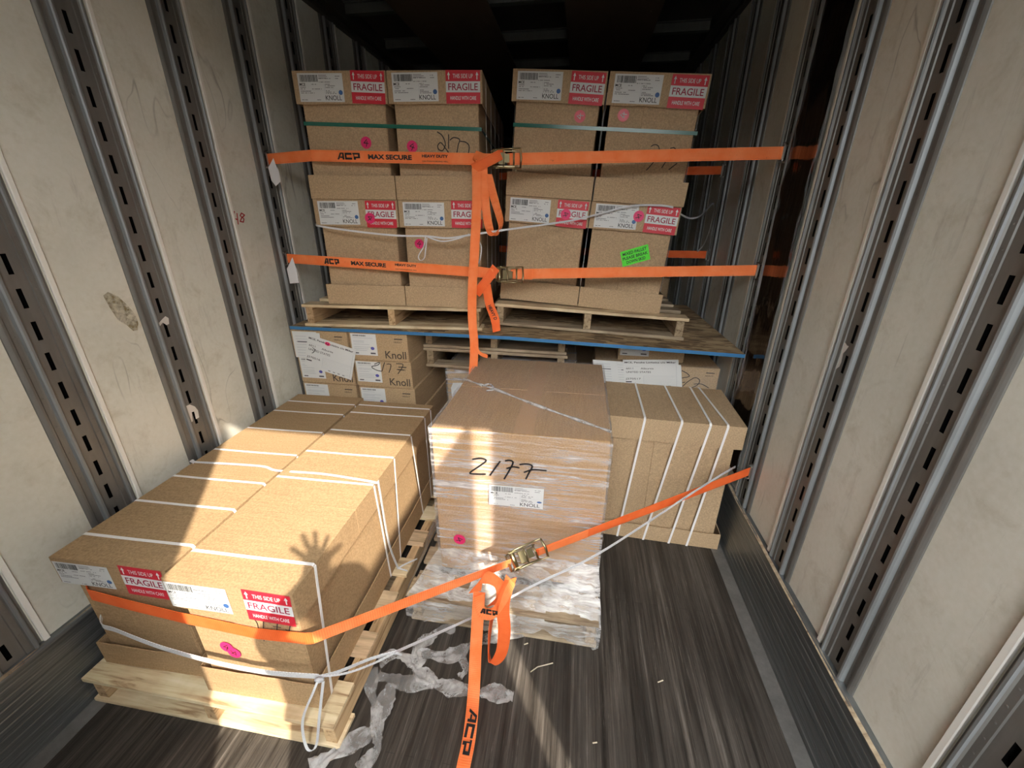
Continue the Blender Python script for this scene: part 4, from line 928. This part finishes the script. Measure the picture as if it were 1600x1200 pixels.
# ================= white cords
def cord(name, path, wds, width, lab, n=6, th=.0016, extra=(), group='loose white cords'):
    t = empty(name); tag(t, lab, 'cord', group); b = MB(); b.ribbon(smooth(path, n), wds, width, th); b.build('cord_run', M_CORD, t)
    for p2, w2, wd2, nm in extra:
        b = MB(); b.ribbon(smooth(p2, n), wd2, w2, th); b.build(nm, M_CORD, t)
    return t
KN = at(499, 1057, 'y', .690)
front = [Vector((-1.157, .80, .365)), at(158, 974, 'y', .738), at(182, 985, 'y', .716), at(250, 1011, 'y', .690), at(340, 1036, 'y', .682), at(420, 1051, 'y', .682), KN]
J2 = at(620, 1018, 'y', .80); EN = at(1146, 733, 'y', 1.80)
cord('white_cord', front, UP, .021, 'white woven cord slung low round the front cartons and tied to the right', extra=(
    ([KN, at(530, 1049, 'y', .715), at(580, 1029, 'y', .765), J2], .012, UP, 'cord_run'),
    ([KN, at(540, 1052, 'y', .70), at(585, 1036, 'y', .755), J2], .008, UP, 'cord_run'),
    ([J2, at(735, 966, 'y', 1.06), at(835, 914, 'y', 1.125), at(930, 868, 'y', 1.20), at(1032, 803, 'y', 1.44), at(1062, 783, 'y', 1.46), at(1104, 756, 'y', 1.56), at(1144, 732, 'y', 1.70), at(1149, 730, 'y', 1.90)], .012, UP, 'cord_run'),
    ([KN, at(490, 1080, 'y', .675), at(474, 1120, 'y', .66), at(474, 1150, 'y', .655), at(482, 1172, 'y', .652), at(494, 1165, 'y', .655), at(499, 1120, 'y', .665), at(505, 1065, 'y', .685)], .008, Vector((.8, .6, 0)), 'cord_loop'),
))
b = MB()
b.tube(smooth([KN+Vector((-.008, -.006, -.008)), KN+Vector((.004, -.012, .006)), KN+Vector((.012, -.004, -.004)), KN+Vector((0, -.008, -.010))], 5), .0055, 6)
b.tube(smooth([J2+Vector((-.006, -.004, -.004)), J2+Vector((.004, -.007, .005)), J2+Vector((.014, 0, -.012))], 5), .004, 6)
kt = b.build('cord_knot', M_CORD, [o for o in bpy.data.objects if o.name == 'white_cord'][0])
# cord over both front cartons
zt = .6365+.004
cord('white_cord', [Vector((-1.19, 1.262, .50)), Vector((-1.182, 1.258, .625)), Vector((-1.165, 1.256, .6295)), at(405, 728, 'z', .630), Vector((-.785, 1.252, .632)), at(500, 740, 'z', .645), at(560, 749, 'z', .646), Vector((-.3335, 1.225, .643)), Vector((-.325, 1.225, .630)), at(607, 846, 'x', -.318), at(622, 888, 'z', .15)],
     [Vector((0, 1, 0))]*61, .012, 'white cord drawn across both front cartons and hanging down their right side', extra=(
     ([at(622, 888, 'z', .15), at(632, 882, 'z', .16), at(652, 873, 'z', .14)], .008, UP, 'cord_run'), ([at(622, 888, 'z', .15), at(630, 890, 'z', .15), at(637, 892, 'z', .14)], .008, UP, 'cord_run')))
# cord across the upper stacks
yk2 = 2.045
p0 = at(498, 353, 'y', 2.062); pk = at(665, 369, 'y', yk2)
cord('white_cord', [Vector((-1.0, 2.15, at(498, 353, 'y', 2.08).z+.01)), p0, at(560, 362, 'y', 2.055), at(620, 368, 'y', 2.05), pk, at(700, 372, 'y', yk2), at(735, 367, 'y', yk2), at(790, 359, 'y', 2.06), at(850, 351, 'y', 2.12), at(890, 345, 'y', 2.2), at(930, 336, 'y', 2.255), at(985, 322, 'y', 2.26), at(1030, 321, 'y', 2.262), at(1052, 324, 'y', 2.262)],
     UP, .009, 'white cord sagging across the lower cartons of both stacks', extra=(
     ([pk, at(662, 385, 'y', yk2), at(654, 400, 'y', yk2), at(657, 407, 'y', yk2), at(663, 403, 'y', yk2), at(665, 390, 'y', yk2), at(667, 372, 'y', yk2)], .006, Vector((.8, .6, 0)), 'cord_loop'),
     ([pk, at(690, 377, 'y', yk2), at(715, 373, 'y', yk2), at(733, 366, 'y', yk2)], .006, UP, 'cord_run'),
     ([at(745, 371, 'y', 2.06), at(752, 385, 'y', 2.06), at(751, 400, 'y', 2.06), at(748, 412, 'y', 2.06)], .006, Vector((.8, .6, 0)), 'cord_loop')))
q_ = at(1115, 318, 'x', 1.222)
cord('white_cord', [at(1062, 334, 'y', 2.75), at(1078, 341, 'y', 2.8), at(1095, 337, 'y', 2.9), q_, at(1111, 350, 'y', 2.98), at(1101, 380, 'y', 2.98), at(1090, 393, 'y', 3.0)], UP, .010, 'white cord looping from the right wall behind the right stack', group='loose white cords')

# ================= film scraps and chips on the floor
def scrap(pts, wd, label, seed, lift=0):
    R = random.Random(seed); C_ = smooth([at(a, c, 'z', .004+lift) for a, c in pts], 7); b = MB(); n = 7; rows = []
    for i, p in enumerate(C_):
        ww0 = 1; t_ = (C_[min(i+1, len(C_)-1)]-C_[max(i-1, 0)]).normalized(); s_ = Vector((-t_.y, t_.x, 0)); ww = wd*(1.15+.45*math.sin(i*.45+seed)+.35*R.random())
        ww = max(ww, wd*.6); rows.append([p+s_*ww*(k/(n-1)-.5)+Vector((0, 0, R.uniform(0, .007)+.007*math.sin(k*2+i*.4)**2)) for k in range(n)])
    b.add([q for r_ in rows for q in r_], [(i*n+k, i*n+k+1, (i+1)*n+k+1, (i+1)*n+k) for i in range(len(rows)-1) for k in range(n-1)], smooth=True)
    return tag(b.build('film_scrap', M_FILMD), label, 'plastic film', 'torn stretch film scraps on the floor')
scrap([(592, 1035), (620, 1024), (650, 1036), (662, 1022), (700, 1028), (735, 1010), (770, 996), (830, 985)], .035, 'twisted film strip running behind the hanging orange strap to the wrapped box', 1)
scrap([(650, 1042), (652, 1015), (665, 1003), (690, 985), (712, 982)], .035, 'short upright film strip left of the hanging orange strap', 2)
scrap([(590, 1058), (620, 1065), (650, 1072), (675, 1070), (655, 1052), (650, 1040)], .035, 'crumpled film clump near the pallet corner', 3)
scrap([(675, 1068), (700, 1075), (740, 1082), (770, 1084), (802, 1090)], .035, 'pale film strip lying across the floor under the orange strap', 4)
scrap([(612, 1070), (600, 1105), (585, 1140), (555, 1160), (515, 1185), (485, 1205)], .038, 'long film strip trailing toward the bottom edge of the picture', 5)
scrap([(583, 1045), (580, 1080), (588, 1110), (590, 1150), (588, 1175), (560, 1205)], .028, 'narrow film strip beside the corner of the front pallet', 6)
scrap([(722, 1030), (728, 1048), (718, 1060)], .02, 'tiny film shred against the orange strap on the floor', 7)
M_CHIP = mat('cream_chip', (.62, .55, .42), .6)
for i, (pts, lab) in enumerate((([(829, 1050), (840, 1042), (848, 1040), (864, 1036)], 'curved cream plastic sliver on the floor right of the strap'), ([(819, 1007), (825, 1005)], 'tiny pale chip on the floor near the wrapped box pallet'), ([(1028, 1066), (1036, 1063)], 'tiny pale chip alone in the middle of the dark floor'), ([(926, 1161), (933, 1160)], 'tiny pale chip on the floor near the lower picture edge'))):
    b = MB(); b.tube([at(a, c, 'z', .004) for a, c in pts], .0022, 6); tag(b.build('plastic_chip', M_CHIP), lab, 'debris', 'small pale chips on the floor')

# ================= film clinging to the right wall
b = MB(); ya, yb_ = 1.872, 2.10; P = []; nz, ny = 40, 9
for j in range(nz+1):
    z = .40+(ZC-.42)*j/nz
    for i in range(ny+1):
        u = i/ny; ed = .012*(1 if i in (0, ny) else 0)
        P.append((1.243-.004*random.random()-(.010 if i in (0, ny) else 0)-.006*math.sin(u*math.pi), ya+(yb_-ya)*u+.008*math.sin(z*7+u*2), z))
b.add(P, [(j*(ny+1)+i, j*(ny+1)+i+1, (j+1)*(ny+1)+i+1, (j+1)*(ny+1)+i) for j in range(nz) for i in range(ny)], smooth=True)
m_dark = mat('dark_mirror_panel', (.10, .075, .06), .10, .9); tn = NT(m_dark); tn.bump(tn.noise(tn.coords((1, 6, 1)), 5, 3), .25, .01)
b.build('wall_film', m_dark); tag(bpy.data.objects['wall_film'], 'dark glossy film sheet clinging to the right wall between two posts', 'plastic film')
for yy, lab in ((1.872, 'bunched clear film edge on the right wall, nearer side'), (2.098, 'bunched clear film edge on the right wall, farther side')):
    pts = []; z = .45
    while z < 2.7: pts.append((1.232+random.uniform(-.003, .003), yy+random.uniform(-.008, .008)+.01*math.sin(z*5), z)); z += .06
    b = MB(); b.tube(pts, [random.uniform(.002, .0055) for _ in pts], 6); tag(b.build('film_rope', M_FILMW), lab, 'plastic film', 'bunched film edges on the right wall')
# ================= the photographer (stands behind the camera, throws the shadow)
def photographer():
    J = {'pel': ((.43, -.36, .92), .18), 'waist': ((.43, -.36, 1.08), .175), 'chest': ((.45, -.35, 1.30), .175), 'neckb': ((.47, -.34, 1.46), .085), 'neck': ((.47, -.33, 1.53), .058), 'head': ((.47, -.32, 1.62), .078), 'crown': ((.47, -.325, 1.72), .075),
         'shl': ((.29, -.34, 1.42), .075), 'ell': ((.15, -.26, 1.40), .055), 'wrl': ((.29, -.18, 1.575), .034), 'hal': ((.31, -.165, 1.635), .030),
         'shr': ((.65, -.34, 1.42), .075), 'elr': ((.72, -.30, 1.18), .05), 'wrr': ((.58, -.12, 1.42), .033), 'har': ((.53, -.09, 1.47), .03),
         'hil': ((.34, -.36, .86), .13), 'knl': ((.31, -.33, .48), .08), 'anl': ((.32, -.36, .09), .048), 'tol': ((.31, -.22, .04), .036),
         'hir': ((.56, -.36, .86), .11), 'knr': ((.60, -.33, .48), .07), 'anr': ((.62, -.36, .09), .048), 'tor': ((.64, -.22, .04), .036)}
    E = [('pel', 'waist'), ('waist', 'chest'), ('chest', 'neckb'), ('neckb', 'neck'), ('neck', 'head'), ('head', 'crown'), ('chest', 'shl'), ('shl', 'ell'), ('ell', 'wrl'), ('wrl', 'hal'), ('chest', 'shr'), ('shr', 'elr'), ('elr', 'wrr'), ('wrr', 'har'),
         ('pel', 'hil'), ('hil', 'knl'), ('knl', 'anl'), ('anl', 'tol'), ('pel', 'hir'), ('hir', 'knr'), ('knr', 'anr'), ('anr', 'tor')]
    fing = []
    for hn, base, dirs in (('hal', Vector(J['hal'][0]), [(-.075, .0, .045), (-.045, .0, .095), (-.008, 0, .11), (.03, 0, .10), (.062, 0, .075)]), ('har', Vector(J['har'][0]), [(-.03, .03, .05), (-.055, .03, .02), (-.06, .03, 0), (-.055, .03, -.02), (-.045, .03, -.04)])):
        for k, d in enumerate(dirs):
            a = base+Vector(d)*.6; c = base+Vector(d)*1.25; na, nc = '%sa%d' % (hn, k), '%sb%d' % (hn, k); J[na] = (tuple(a), .0095); J[nc] = (tuple(c), .008); E += [(hn, na), (na, nc)]
    names = list(J); me = bpy.data.meshes.new('body'); me.from_pydata([J[k][0] for k in names], [(names.index(a), names.index(c)) for a, c in E], [])
    t = empty('person'); tag(t, 'person in dark jacket and jeans standing behind the camera with one hand raised', 'person')
    o = link('body', me, t); sk = o.modifiers.new('s', 'SKIN'); sl_ = me.skin_vertices if len(me.skin_vertices) else None
    if not sl_:
        bm = bmesh.new(); bm.from_mesh(me); bm.verts.layers.skin.verify(); bm.to_mesh(me); bm.free(); sl_ = me.skin_vertices
    for i, k in enumerate(names): r_ = J[k][1]; sl_[0].data[i].radius = (r_, r_); sl_[0].data[i].use_root = (i == 0)
    ss = o.modifiers.new('d', 'SUBSURF'); ss.levels = 2; ss.render_levels = 2
    mb_ = mat('dark_clothes', (.05, .055, .07), .8); tt_ = NT(mb_); sp = tt_.new('ShaderNodeSeparateXYZ'); g = tt_.new('ShaderNodeNewGeometry'); tt_.l.new(g.outputs['Position'], sp.inputs[0])
    tt_.base(tt_.ramp(sp.outputs[2], [(0, (.03, .03, .03)), (.08, (.05, .07, .13)), (.93, (.05, .07, .13)), (.95, (.05, .055, .06)), (1, (.05, .055, .06))])); me.materials.append(mb_)
    b = MB(); b.tube([(.47, -.335, 1.63), (.47, -.345, 1.68), (.47, -.345, 1.74), (.47, -.345, 1.775)], [.088, .10, .09, .03], 14); b.build('hair', mat('brown_hair', (.05, .03, .02), .7), t)
    b = MB(); b.box((.44, -.245, 1.645), (.455, -.238, 1.652)); b.box((.485, -.245, 1.645), (.50, -.238, 1.652)); b.box((.45, -.244, 1.575), (.49, -.238, 1.58)); b.tube([(.47, -.24, 1.64), (.47, -.228, 1.61)], [.006, .012], 6); b.build('face', mat('skin', (.55, .33, .24), .6), t)
photographer()
